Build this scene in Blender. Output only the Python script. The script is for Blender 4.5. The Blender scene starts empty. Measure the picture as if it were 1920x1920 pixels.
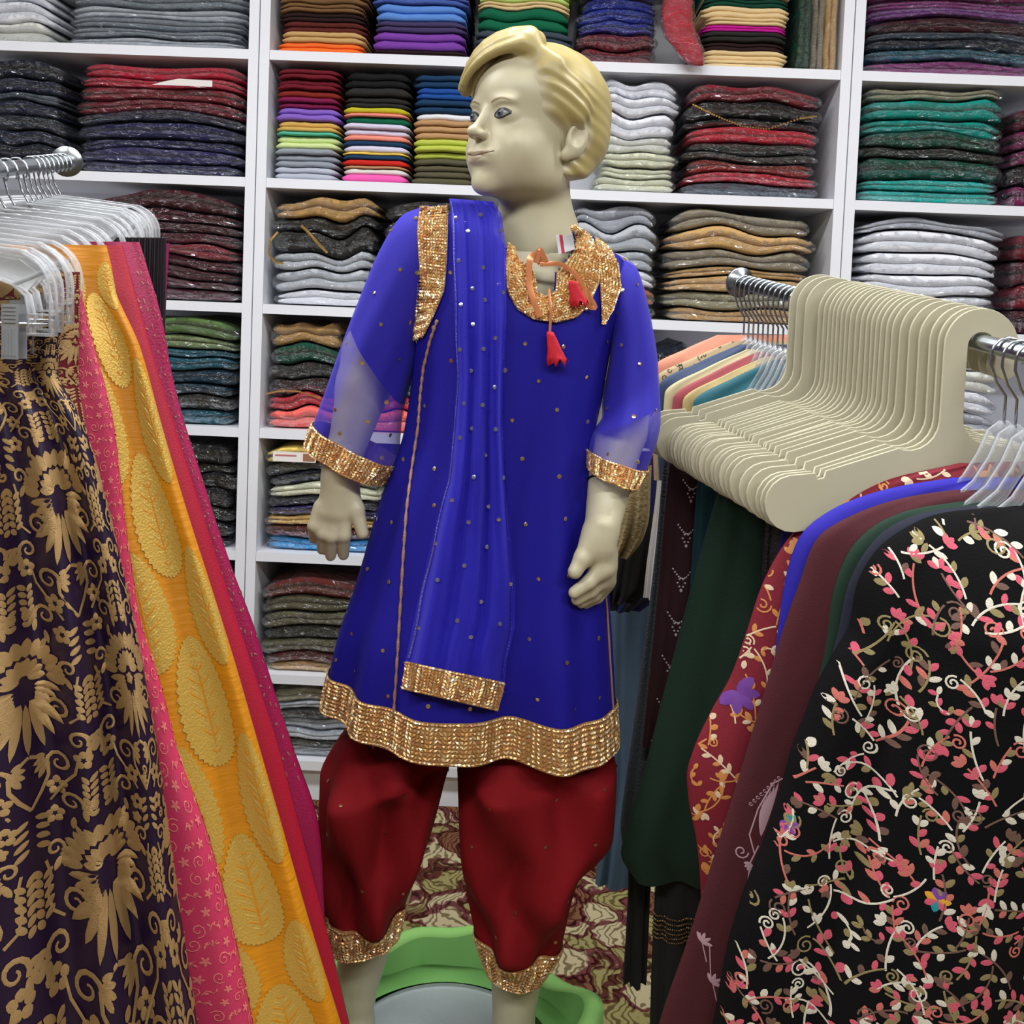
import bpy, math, random
import numpy as np
from mathutils import Vector, Matrix
from mathutils.bvhtree import BVHTree
sc = bpy.context.scene
PI = math.pi
# ------------------------------------------------------------------ camera
FPX, CX, CY = 1900.0, 960.0, 652.0
PITCH, ROLL, YAW = 0.0511, 0.0399, -0.0207
CAM = Vector((0, 0, 1.40))
Fv = Vector((math.sin(YAW)*math.cos(PITCH), math.cos(YAW)*math.cos(PITCH), -math.sin(PITCH)))
R0 = Vector((math.cos(YAW), -math.sin(YAW), 0)); U0 = R0.cross(Fv)
Rv = R0*math.cos(ROLL) + U0*math.sin(ROLL)
Uv = U0*math.cos(ROLL) - R0*math.sin(ROLL)
cd = bpy.data.cameras.new('camera'); cam = bpy.data.objects.new('camera', cd)
sc.collection.objects.link(cam); sc.camera = cam
cam.matrix_world = Matrix(((Rv.x, Uv.x, -Fv.x, CAM.x), (Rv.y, Uv.y, -Fv.y, CAM.y), (Rv.z, Uv.z, -Fv.z, CAM.z), (0, 0, 0, 1)))
cd.sensor_width = 36; cd.lens = 36*FPX/1920; cd.shift_y = -(960-CY)/1920; cd.clip_start = 0.02
def ray(px, py):
    return (Fv + Rv*((px-CX)/FPX) + Uv*((CY-py)/FPX))
def P(px, py, d):
    r = ray(px, py); return CAM + r*(d/r.y)
# ------------------------------------------------------------------ world and lights
w = bpy.data.worlds.new('world'); sc.world = w; w.use_nodes = True
w.node_tree.nodes['Background'].inputs[0].default_value = (0.9, 0.95, 1, 1)
w.node_tree.nodes['Background'].inputs[1].default_value = 0.10
sc.view_settings.view_transform = 'Standard'; sc.view_settings.look = 'None'
sc.view_settings.exposure = 0.03; sc.view_settings.gamma = 1; sc.view_settings.use_curve_mapping = False
CEIL = 2.75
LAMPS = [(-1.5, 1.35, 22), (0.0, 1.35, 22), (1.5, 1.35, 22), (-1.5, -0.5, 30), (1.5, -0.5, 30), (0.0, -0.5, 30)]
for lx, ly, pw in LAMPS:
    ld = bpy.data.lights.new('troffer_light', 'AREA'); ld.shape = 'RECTANGLE'; ld.size = 1.15; ld.size_y = 0.26
    ld.energy = pw; ld.color = (0.97, 0.985, 1.0)
    lo = bpy.data.objects.new('troffer_light', ld); sc.collection.objects.link(lo); lo.location = (lx, ly, CEIL-0.045)
# ------------------------------------------------------------------ helpers
def lin(h):
    if isinstance(h, str):
        h = h.lstrip('#'); c = [int(h[i:i+2], 16)/255 for i in (0, 2, 4)]
    else: c = h
    return tuple((x/12.92 if x <= 0.04045 else ((x+0.055)/1.055)**2.4) for x in c) + (1,)
MATS = {}
def mat(name, col='808080', rough=0.6, metal=0.0, spec=0.5, sheen=0.0, bump=0.0, bscale=200.0, var=0.0, vscale=8.0,
        alpha=1.0, coat=0.0, bdist=0.002, stretch=(1, 1, 1), aniso=0, spec_tint=None):
    if name in MATS: return MATS[name]
    m = bpy.data.materials.new(name); m.use_nodes = True; MATS[name] = m
    nt = m.node_tree; b = nt.nodes['Principled BSDF']; c = lin(col)
    b.inputs['Base Color'].default_value = c; b.inputs['Roughness'].default_value = rough
    b.inputs['Metallic'].default_value = metal; b.inputs['Specular IOR Level'].default_value = spec
    if sheen: b.inputs['Sheen Weight'].default_value = sheen*.25; b.inputs['Sheen Roughness'].default_value = 0.5; b.inputs['Sheen Tint'].default_value = tuple(min(1, x*1.6+0.05) for x in c[:3])+(1,)
    if coat: b.inputs['Coat Weight'].default_value = coat; b.inputs['Coat Roughness'].default_value = 0.2
    if alpha < 1: b.inputs['Alpha'].default_value = alpha
    tc = None
    if bump or var:
        tc = nt.nodes.new('ShaderNodeTexCoord'); mp = nt.nodes.new('ShaderNodeMapping'); mp.inputs['Scale'].default_value = stretch
        nt.links.new(tc.outputs['Object'], mp.inputs[0])
    if bump:
        n = nt.nodes.new('ShaderNodeTexNoise'); n.inputs['Scale'].default_value = bscale; n.inputs['Detail'].default_value = 3
        nt.links.new(mp.outputs[0], n.inputs['Vector'])
        bp = nt.nodes.new('ShaderNodeBump'); bp.inputs['Strength'].default_value = bump; bp.inputs['Distance'].default_value = bdist
        nt.links.new(n.outputs[0], bp.inputs['Height']); nt.links.new(bp.outputs[0], b.inputs['Normal'])
    if var:
        n = nt.nodes.new('ShaderNodeTexNoise'); n.inputs['Scale'].default_value = vscale; n.inputs['Detail'].default_value = 4
        nt.links.new(mp.outputs[0], n.inputs['Vector'])
        r = nt.nodes.new('ShaderNodeMapRange'); r.inputs[3].default_value = 1-var; r.inputs[4].default_value = 1+var
        nt.links.new(n.outputs[0], r.inputs[0])
        mx = nt.nodes.new('ShaderNodeMix'); mx.data_type = 'RGBA'; mx.blend_type = 'MULTIPLY'; mx.inputs[0].default_value = 1
        mx.inputs[6].default_value = c; nt.links.new(r.outputs[0], mx.inputs[7]); nt.links.new(mx.outputs[2], b.inputs['Base Color'])
    return m
def mesh_obj(name, verts, faces, mats, parent=None, smooth=True, midx=None):
    me = bpy.data.meshes.new(name)
    if isinstance(verts, np.ndarray): verts = verts.tolist()
    me.from_pydata([tuple(v) for v in verts], [], faces)
    if not isinstance(mats, (list, tuple)): mats = [mats]
    for m in mats: me.materials.append(m)
    if smooth: me.polygons.foreach_set('use_smooth', [True]*len(me.polygons))
    if midx is not None: me.polygons.foreach_set('material_index', midx)
    me.update()
    o = bpy.data.objects.new(name, me); sc.collection.objects.link(o)
    if parent is not None: o.parent = parent
    return o
class MB:
    def __init__(s): s.v = []; s.f = []; s.m = []
    def add(s, vs, fs, mi=0):
        k = len(s.v); s.v += [tuple(x) for x in vs]; s.f += [tuple(i+k for i in f) for f in fs]; s.m += [mi]*len(fs)
    def grid(s, pts, nu, nv, closed=False, mi=0, capv=False):
        # pts row-major: nv rows of nu points
        fs = []
        for j in range(nv-1):
            for i in range(nu if closed else nu-1):
                a = j*nu+i; b = j*nu+(i+1) % nu
                fs.append((a, b, b+nu, a+nu))
        if capv:
            fs.append(tuple(range(nu-1, -1, -1))); fs.append(tuple((nv-1)*nu+i for i in range(nu)))
        s.add(pts, fs, mi)
    def box(s, x0, x1, y0, y1, z0, z1, mi=0, M=None):
        vs = [Vector((x, y, z)) for x in (x0, x1) for y in (y0, y1) for z in (z0, z1)]
        if M is not None: vs = [M @ v for v in vs]
        s.add(vs, [(0, 1, 3, 2), (4, 6, 7, 5), (0, 4, 5, 1), (2, 3, 7, 6), (0, 2, 6, 4), (1, 5, 7, 3)], mi)
    def tube(s, pts, r, n=8, mi=0, caps=True):
        pts = [Vector(p) for p in pts]; rs = r if isinstance(r, (list, tuple)) else [r]*len(pts)
        out = []; ref = None
        for i, p in enumerate(pts):
            t = (pts[min(i+1, len(pts)-1)]-pts[max(i-1, 0)]).normalized()
            if ref is None:
                ref = Vector((0, 0, 1)) if abs(t.z) < 0.9 else Vector((1, 0, 0))
            a = (ref - t*ref.dot(t)).normalized(); ref = a; b = t.cross(a)
            for k in range(n):
                q = 2*PI*k/n; out.append(p + a*(math.cos(q)*rs[i]) + b*(math.sin(q)*rs[i]))
        s.grid(out, n, len(pts), True, mi, caps)
    def build(s, name, mats, parent=None, smooth=True):
        return mesh_obj(name, s.v, s.f, mats, parent, smooth, s.m)
def setp(o, label=None, cat=None, group=None, kind=None):
    if label: o['label'] = label
    if cat: o['category'] = cat
    if group: o['group'] = group
    if kind: o['kind'] = kind
    return o
def empty(name, loc=(0, 0, 0), label=None, cat=None, group=None):
    o = bpy.data.objects.new(name, None); sc.collection.objects.link(o); o.location = loc; o.empty_display_size = 0.05
    return setp(o, label, cat, group)
def pchip(xs, ys, x):
    xs = np.asarray(xs, float); ys = np.asarray(ys, float); x = np.clip(np.asarray(x, float), xs[0], xs[-1])
    h = np.diff(xs); d = np.diff(ys)/h; m = np.zeros(len(xs)); m[0] = d[0]; m[-1] = d[-1]
    for i in range(1, len(xs)-1): m[i] = 0 if d[i-1]*d[i] <= 0 else 2*d[i-1]*d[i]/(d[i-1]+d[i])
    k = np.clip(np.searchsorted(xs, x)-1, 0, len(h)-1); t = (x-xs[k])/h[k]
    return ((2*t**3-3*t**2+1)*ys[k]+(t**3-2*t**2+t)*h[k]*m[k]+(-2*t**3+3*t**2)*ys[k+1]+(t**3-t**2)*h[k]*m[k+1])
# ------------------------------------------------------------------ room and shelving
WHITE = mat('white_laminate', 'E9EBF2', 0.35, spec=0.5, var=0.03, vscale=3)
WALLM = mat('wall_paint', 'D8D6D0', 0.9)
WALLD = mat('dark_shop_wall_tone', '6E6660', 0.9)  # unseen walls toned dark like hung clothes, to keep bag reflections contrasty
BLACKR = mat('black_rubber', '141414', 0.5)
D = 2.67; SH = 0.40
def struct(name, mb, m, smooth=False):
    return setp(mb.build(name, m, None, smooth), kind='structure')
def carpet_mat():
    m = bpy.data.materials.new('leaf_carpet'); m.use_nodes = True; nt = m.node_tree; N = nt.nodes; L = nt.links
    b = N['Principled BSDF']; b.inputs['Roughness'].default_value = 0.95; b.inputs['Specular IOR Level'].default_value = 0.1
    tc = N.new('ShaderNodeTexCoord'); mp = N.new('ShaderNodeMapping'); mp.inputs['Scale'].default_value = (1, 1, 1); L.new(tc.outputs['Object'], mp.inputs[0])
    nz = N.new('ShaderNodeTexNoise'); nz.inputs['Scale'].default_value = 9; nz.inputs['Detail'].default_value = 3; L.new(mp.outputs[0], nz.inputs['Vector'])
    vm = N.new('ShaderNodeVectorMath'); vm.operation = 'MULTIPLY_ADD'; vm.inputs[1].default_value = (0.22, 0.22, 0); L.new(nz.outputs['Color'], vm.inputs[0]); L.new(mp.outputs[0], vm.inputs[2])
    v = N.new('ShaderNodeTexVoronoi'); v.feature = 'DISTANCE_TO_EDGE'; v.inputs['Scale'].default_value = 11; L.new(vm.outputs[0], v.inputs['Vector'])
    v2 = N.new('ShaderNodeTexVoronoi'); v2.feature = 'F1'; v2.inputs['Scale'].default_value = 11; L.new(vm.outputs[0], v2.inputs['Vector'])
    r = N.new('ShaderNodeValToRGB'); r.color_ramp.elements[0].position = 0.05; r.color_ramp.elements[0].color = lin('6E3B3C'); r.color_ramp.elements[1].position = 0.09; r.color_ramp.elements[1].color = lin('BDB08C'); L.new(v.outputs[0], r.inputs[0])
    wv = N.new('ShaderNodeTexWave'); wv.inputs['Scale'].default_value = 16; wv.inputs['Distortion'].default_value = 6; wv.inputs['Detail'].default_value = 2; L.new(vm.outputs[0], wv.inputs['Vector'])
    r2 = N.new('ShaderNodeValToRGB'); r2.color_ramp.elements[0].position = 0.12; r2.color_ramp.elements[0].color = lin('7A6A4A'); r2.color_ramp.elements[1].position = 0.4; r2.color_ramp.elements[1].color = (1, 1, 1, 1); L.new(wv.outputs[0], r2.inputs[0])
    r3 = N.new('ShaderNodeValToRGB'); r3.color_ramp.interpolation = 'CONSTANT'; e = r3.color_ramp.elements; e[0].position = 0; e[0].color = (1, 1, 1, 1); e[1].position = 0.72; e[1].color = lin('9A5A50')
    q = e.new(0.45); q.color = lin('C8C8A0'); L.new(v2.outputs['Color'], r3.inputs[0])
    m1 = N.new('ShaderNodeMix'); m1.data_type = 'RGBA'; m1.blend_type = 'MULTIPLY'; m1.inputs[0].default_value = 0.8; L.new(r.outputs[0], m1.inputs[6]); L.new(r2.outputs[0], m1.inputs[7])
    m2 = N.new('ShaderNodeMix'); m2.data_type = 'RGBA'; m2.blend_type = 'MULTIPLY'; m2.inputs[0].default_value = 0.9; L.new(m1.outputs[2], m2.inputs[6]); L.new(r3.outputs[0], m2.inputs[7])
    L.new(m2.outputs[2], b.inputs['Base Color'])
    n2 = N.new('ShaderNodeTexNoise'); n2.inputs['Scale'].default_value = 500; L.new(tc.outputs['Object'], n2.inputs['Vector'])
    bp = N.new('ShaderNodeBump'); bp.inputs['Strength'].default_value = 0.5; bp.inputs['Distance'].default_value = 0.003; L.new(n2.outputs[0], bp.inputs['Height']); L.new(bp.outputs[0], b.inputs['Normal'])
    return m
X0, X1, Y0, Y1 = -2.9, 2.9, -2.2, D+SH+0.03
mb = MB(); mb.box(X0, X1, Y0, Y1, -0.05, 0); struct('floor', mb, carpet_mat())
mb = MB(); mb.box(X0, X1, Y0, Y1, CEIL, CEIL+0.05); struct('ceiling', mb, mat('ceiling_paint', 'E8E8E4', 0.9))
mb = MB(); mb.box(X0, X1, Y1, Y1+0.05, 0, CEIL); struct('wall_back', mb, WALLM)
mb = MB(); mb.box(X0-0.05, X0, Y0, Y1, 0, CEIL); struct('wall_left', mb, WALLD)
mb = MB(); mb.box(X1, X1+0.05, Y0, Y1, 0, CEIL); struct('wall_right', mb, WALLD)
mb = MB(); mb.box(X0, X1, Y0-0.05, Y0, 0, CEIL); struct('wall_front', mb, WALLD)
emit = bpy.data.materials.new('lamp_diffuser'); emit.use_nodes = True
eb = emit.node_tree.nodes['Principled BSDF']; eb.inputs['Emission Color'].default_value = (1, 0.98, 0.94, 1); eb.inputs['Emission Strength'].default_value = 3.0
for i, (lx, ly, pw) in enumerate(LAMPS):
    t = empty('ceiling_light', (lx, ly, CEIL), 'white ceiling light panel, %s of the %s row' % (['left end', 'middle', 'right end'][[-1.5, 0, 1.5].index(lx)], 'rear' if ly > 0 else 'front'), 'ceiling light', 'ceiling light panels')
    mb = MB(); mb.box(-0.62, 0.62, -0.16, 0.16, -0.03, 0); mb.build('frame', WHITE, t, False)
    mb = MB(); mb.box(-0.58, 0.58, -0.13, 0.13, -0.035, -0.03); mb.build('diffuser', emit, t, False)
# shelf heights from the photo, measured just right of the left upright
BT = 0.025
rows_y = [99, 336, 573, 811, 1040, 1266]
sp = 0.3324; zs = [2.0168-sp*i for i in range(6)]
ZR = [zs[0]-sp*i for i in range(-2, 6)]      # index 2.. = the shelves in the photo ; [0],[1] above
ZROW = {i: zs[0]-sp*i for i in range(-3, 7)} # top surface of board i
ZROW[6] = max(0.12, ZROW[6])
XL = -0.7475; XR = 0.7941; BW = XR-XL
print('shelf z', [round(z, 3) for z in zs], 'spacing', sp, 'XL', XL, 'XR', XR, 'z6', ZROW[6])
UP = 0.026
def unit(xa, xb, label):
    t = empty('shelving_unit', ((xa+xb)/2, D, 0), label, 'shelving unit', 'white shelving units along the back wall')
    cx = (xa+xb)/2; top = ZROW[-2]+0.02
    for xx in (xa+0.0015, xb-0.0015-UP):
        mb = MB(); mb.box(xx-cx, xx-cx+UP, 0, SH, 0, top); mb.build('side_panel', WHITE, t, False)
    for i in range(-2, 7):
        mb = MB(); mb.box(xa-cx+UP+0.002, xb-cx-UP-0.002, 0.002, SH-0.012, ZROW[i]-BT, ZROW[i]); mb.build('shelf', WHITE, t, False)
    mb = MB(); mb.box(xa-cx+UP+0.002, xb-cx-UP-0.002, SH-0.012, SH, 0, top); mb.build('back_panel', WHITE, t, False)
    mb = MB(); mb.box(xa-cx+UP+0.002, xb-cx-UP-0.002, 0.03, 0.045, 0, ZROW[6]-BT); mb.build('kickboard', WHITE, t, False)
unit(XL-BW, XL, 'white shelving unit at the far left full of bagged clothes')
unit(XL, XR, 'white shelving unit directly behind the child mannequin')
unit(XR, min(XR+BW, X1-0.01), 'white shelving unit at the far right, behind the hangers')
# ------------------------------------------------------------------ folded garments
PAL = dict(white='E8E8EE', offwhite='D9D8CF', cream='DCDCC0', greybag='7E868E', grey='9298A2', lightgrey='B4B8C6', silver='B6BAC0',
 navy='1B2038', darknavy='141A28', indigo='2A2850', purplenavy='2C2558', crimson='B81E3A', maroon='6E1626', darkmaroon='3E1019', winered='7E1F2C',
 black='131315', charcoal='2A2826', green='0B6446', darkgreen='0C4434', olive='55703A', sage='77865A', teal='0F5566', darkteal='0D2F40', seateal='0C9084', brightteal='12A69C', slate='3C4854',
 brown='66452F', lightbrown='7A5A3A', darkbrown='2C1718', redbrown='5B241F', tan='C9A26A', orange='F4702A', plum='6A1C48', blue='4A62AC', skyblue='5F90DC', violetgrey='453A62', purple='7D41A6', lime='A5DC3A', paleyellowgreen='C3DE7C',
 royalblue='1C2C8E', beige='E3C894', palebeige='EBCF9C', pink='EE5FB0', salmon='F09080', magenta='C51C96', rust='83271E', berry='7E1848', lilac='8763C2', mustard='D0AA5C', mint='57B69C', palelime='D0E09C',
 yellow='E9C75A', olivegold='BDB62A', palelilac='D6CFE6', darkblue='183A5C', cobalt='1D4C96', red='C8281E', chartreuse='BBC650', oliveg='57533F', camel='BA9166', lemon='F0D36E', coral='EC6A62', scarlet='BC2136', gold='B08A52', champagne='938F74',
 skycyan='1F93D2', deepblue='1E2A5E', burgundy='4C1626', lavender='7C3F8A', orchid='8A3274', copper='A8633C', leafgreen='2F9A3E', silvergrey='A9ABB4', stone='8B8270')
NICE = dict(greybag='grey', offwhite='off-white', lightgrey='light grey', darknavy='near-black navy', purplenavy='purple navy', darkmaroon='dark maroon', winered='wine red', darkgreen='dark green', darkteal='dark teal', seateal='sea teal', brightteal='bright teal',
 lightbrown='light brown', darkbrown='dark brown', redbrown='red-brown', skyblue='sky blue', violetgrey='violet grey', paleyellowgreen='pale green', royalblue='royal blue', palebeige='pale beige', palelime='pale lime', olivegold='olive yellow', palelilac='pale lilac', darkblue='dark blue', oliveg='grey olive', skycyan='bright blue', deepblue='deep blue', leafgreen='leaf green', silvergrey='silver grey')
ORD = ['', 'first', 'second', 'third', 'fourth', 'fifth', 'sixth', 'seventh', 'eighth', 'ninth', 'tenth', 'eleventh', 'twelfth', 'thirteenth', 'fourteenth', 'fifteenth', 'sixteenth', 'seventeenth', 'eighteenth', 'nineteenth', 'twentieth', 'twenty-first', 'twenty-second']
def cloth_mat(c):
    return mat('folded_'+c, PAL[c], 0.85, spec=0.25, sheen=0.15, bump=0.35, bscale=60, var=0.12, vscale=14, bdist=0.004, stretch=(0.6, 1, 2.5))
def bag_mat():
    m = bpy.data.materials.new('clear_plastic_bag'); m.use_nodes = True; nt = m.node_tree; N = nt.nodes; L = nt.links
    N.remove(N['Principled BSDF']); out = N['Material Output']
    tr = N.new('ShaderNodeBsdfTransparent'); tr.inputs[0].default_value = (0.97, 0.98, 0.99, 1)
    gl = N.new('ShaderNodeBsdfGlossy'); gl.inputs['Roughness'].default_value = 0.09; gl.inputs[0].default_value = (0.93, 0.96, 1, 1)
    tc = N.new('ShaderNodeTexCoord'); mp = N.new('ShaderNodeMapping'); mp.inputs['Scale'].default_value = (1, 1, 2.6); mp.inputs['Rotation'].default_value = (0, 0.12, 0); L.new(tc.outputs['Object'], mp.inputs[0])
    n = N.new('ShaderNodeTexNoise'); n.inputs['Scale'].default_value = 17; n.inputs['Detail'].default_value = 3.5; n.inputs['Roughness'].default_value = 0.5; n.inputs['Distortion'].default_value = 1.8; L.new(mp.outputs[0], n.inputs['Vector'])
    bp = N.new('ShaderNodeBump'); bp.inputs['Strength'].default_value = 1.0; bp.inputs['Distance'].default_value = 0.045; L.new(n.outputs[0], bp.inputs['Height']); L.new(bp.outputs[0], gl.inputs['Normal'])
    lw = N.new('ShaderNodeLayerWeight'); lw.inputs[0].default_value = 0.25; L.new(bp.outputs[0], lw.inputs['Normal'])
    mr = N.new('ShaderNodeMapRange'); mr.inputs[3].default_value = 0.09; mr.inputs[4].default_value = 0.6; L.new(lw.outputs['Facing'], mr.inputs[0])
    mx = N.new('ShaderNodeMixShader'); L.new(mr.outputs[0], mx.inputs[0]); L.new(tr.outputs[0], mx.inputs[1]); L.new(gl.outputs[0], mx.inputs[2]); L.new(mx.outputs[0], out.inputs[0])
    return m
BAG = bag_mat()
rnd = random.Random(7)
def wave(rng, n, amp, lo=1, hi=3):
    ph = [(rng.uniform(lo, hi), rng.uniform(0, 6.28), rng.uniform(0.4, 1)) for _ in range(3)]
    x = np.linspace(0, 1, n); s = sum(a*np.sin(2*PI*f*x+p) for f, p, a in ph)/2
    return amp*s
NS = 17
def slab(mb, xs, zb, zt, y0, y1, rng, nose=0.5, mi=0, taper=0.75, crinkle=0.0, flap=0.0):
    """closed folded layer lofted along x; zb/zt bottom and top height arrays"""
    n = len(xs); pts = []; K = 7
    for i in range(n):
        e = min(i, n-1-i); f = [0.25, 0.8, 1, 1][min(e, 3)] if taper else 1
        if e == 0: f = 0.35
        zm = (zb[i]+zt[i])/2; h = (zt[i]-zb[i])/2*(f if e < 2 else 1); r = max(0.002, h*nose*2)
        yf = y0 + (0.012 if e == 0 else 0.003 if e == 1 else 0) + rng.uniform(-0.0015, 0.0015); yb = y1
        for k in range(K):                      # front nose from top to bottom
            a = PI/2 - PI*k/(K-1)
            jy = rng.uniform(-crinkle, crinkle); jz = rng.uniform(-1, 1)*min(crinkle, 0.0012)
            pts.append((xs[i], yf+r-r*math.cos(a)+jy, zm+h*math.sin(a)+jz))
        pts.append((xs[i], yb, zm-h)); pts.append((xs[i], yb, zm+h))
        pts.append((xs[i], yf+r+(yb-yf-r)*0.35, zm+h))
    mb.grid(pts, K+3, n, True, mi, True)
def stack(unit_name, pos, row, x0, x1, ytop, items, kind='cloth', depth=0.30, bag=True, layers=2, sag=1.0, beside=None, inset=0.012, thick=None, edge=None):
    """items from top to bottom: colour names, optionally 'colour*weight'"""
    rng = random.Random(hash((pos, row, x0)) & 0 or (row*1000+x0*7+len(items)))
    zb = ZROW[row]; ym = rows_y[row] if row < 6 else 1500
    ymid = (ytop+ym)/2
    xa = P(x0, ymid, D).x; xb = P(x1, ymid, D).x
    U = dict(left=(XL-BW, XL), middle=(XL, XR), right=(XR, XR+BW))[unit_name]
    if x0 > -50: xa = max(xa, U[0]+UP+0.013)
    xb = min(xb, U[1]-UP-0.013)
    ztop = P((x0+x1)/2, ytop, D).z; H = min(ztop-zb, sp-BT-0.012)
    if thick: H = thick
    its = []
    for s in items:
        c, _, wgt = s.partition('*'); its.append((c, float(wgt) if wgt else 1.0))
    tot = sum(wg for c, wg in its); its = its[::-1]
    n = NS; base = np.full(n, zb+0.0012)
    L = xb-xa
    grp = '%s on the %s, %s unit' % (pos, ['top shelf in view', 'second shelf', 'third shelf', 'fourth shelf', 'fifth shelf', 'sixth shelf', 'bottom shelf'][row], unit_name)
    for q, (c, wg) in enumerate(its):
        t = H*wg/tot
        en = np.ones(n); en[0] = en[-1] = 0.86; en[1] = en[-2] = 0.95; am = 0.26 if bag else 0.12
        tx = t*(1+wave(rng, n, am*sag, 0.4, 2.2))*en
        if bag: tx = tx*(1+0.16*sag*np.cos(np.linspace(-PI, PI, n))*rng.choice((-1, 1, 1)))
        lev = base+tx; tx = tx+(lev.mean()-lev)*0.33; tx = np.maximum(tx, t*0.45)
        ins = rng.uniform(0, inset) if bag else rng.uniform(0, inset*0.5)
        xx = np.linspace(xa+ins+rng.uniform(0, inset), xb-ins-rng.uniform(0, inset), n)
        if q: base = np.interp(xx, pxx, base)
        yf = D+0.012+rng.uniform(0, 0.02); top = base+tx; pxx = xx; gap = 0.0028 if bag else 0.0006
        mb = MB(); nl = max(1, layers if t > 0.012 else 1); lb = base+gap
        for k in range(nl):
            lt = base+gap+(tx-2*gap)*(k+1)/nl
            if k < nl-1: lt = lt+wave(rng, n, 0.08)*t/nl
            d0 = rng.uniform(0, 0.004)
            slab(mb, xx, lb, lt-0.0003, yf+d0, yf+depth, rng, 0.5)
            lb = lt+0.0003
        nm = 'bagged_garment' if bag else 'folded_%s' % kind
        o = mb.build(nm, cloth_mat(c))
        cn = NICE.get(c, c)
        which = ORD[q+1]+' from bottom' if q < len(its)-1 else 'topmost'
        if q == 0: which = 'lowest'
        shelf = ['top', 'second', 'third', 'fourth', 'fifth', 'sixth', 'bottom'][row]
        setp(o, '%s %s, %s in %s, %s shelf, %s unit' % (cn, 'bagged garment' if bag else 'folded '+kind, which, pos, shelf, unit_name), 'garment' if bag else 'cloth', grp)
        if bag:
            mb = MB(); n2 = 34; x2 = np.linspace(xx[0]-rng.uniform(0.003, 0.010), xx[-1]+rng.uniform(0.003, 0.010), n2)
            b2 = np.interp(x2, xx, base)+0.0004; t2 = np.interp(x2, xx, top)-0.0004
            slab(mb, x2, b2+0.0018, t2-0.0016, yf-0.004, yf+depth+0.01, rng, 0.45, crinkle=min(0.0030, t*0.12))
            mb.build('plastic_bag', BAG, o)
        base = top
S = stack
S('left', 'white stack', 0, -70, 100, -110, ['white*1.2', 'offwhite', 'white', 'white', 'offwhite'])
S('left', 'grey stack', 0, 122, 464, -110, ['grey', 'greybag', 'silver', 'greybag', 'greybag*1.2', 'silver', 'greybag', 'greybag*.8', 'silver*.7'])
S('left', 'navy stack', 1, -70, 118, 108, ['darknavy*1.3', 'navy', 'slate*.7', 'navy', 'darknavy', 'navy', 'darknavy', 'slate*.8'])
S('left', 'red and navy stack', 1, 136, 458, 106, ['crimson*1.1', 'crimson*.8', 'winered', 'maroon', 'navy*.9', 'indigo*1.3', 'indigo*.8', 'purplenavy*1.2', 'indigo*.8'])
S('left', 'maroon stack', 2, 165, 448, 356, ['darkmaroon*1.5', 'burgundy', 'darkmaroon*.8', 'burgundy', 'winered*1.2', 'burgundy', 'darkmaroon', 'burgundy*.8', 'burgundy'])
S('left', 'green and teal stack', 3, 180, 444, 592, ['olive*1.3', 'sage*.9', 'teal*.5', 'teal*.9', 'darkteal', 'darkteal*.8', 'charcoal', 'teal*1.1'])
S('left', 'black stack', 4, 190, 442, 828, ['black*1.4', 'charcoal*.8', 'black', 'black', 'charcoal', 'black', 'darknavy'])
S('left', 'black stack', 5, 250, 436, 1070, ['black', 'charcoal', 'black', 'maroon', 'black'])
# middle unit, top shelf
S('middle', 'brown stack', 0, 510, 688, -110, ['brown', 'lightbrown', 'brown', 'brown', 'lightbrown*1.1', 'lightbrown*.7', 'darkbrown*.8', 'redbrown*1.0', 'tan*1.0', 'orange*.9'], 'fabric', bag=False)
S('middle', 'purple and blue stack', 0, 693, 882, -110, ['plum', 'violetgrey', 'plum', 'plum*.8', 'blue*.8', 'skyblue*1.3', 'violetgrey*.9', 'purple*1.4', 'darkbrown*.5'], 'fabric', bag=False)
S('middle', 'green stack', 0, 890, 1078, -110, ['green', 'lime', 'lime', 'paleyellowgreen*.7', 'beige*.5', 'green*1.5', 'slate', 'charcoal'], 'fabric', bag=False)
S('middle', 'blue bagged stack', 0, 1084, 1240, -110, ['crimson', 'maroon', 'crimson*.7', 'violetgrey*.7', 'royalblue*.8', 'royalblue*.9', 'royalblue*.8', 'maroon', 'maroon'])
S('middle', 'beige and green stack', 0, 1318, 1492, -110, ['green', 'green', 'seateal*.9', 'beige*.5', 'darkgreen*.7', 'palebeige*.9', 'beige*.6', 'magenta*.5', 'charcoal*.8', 'darkbrown*.7', 'beige*.8', 'palebeige*.6'], 'fabric', bag=False)
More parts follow.
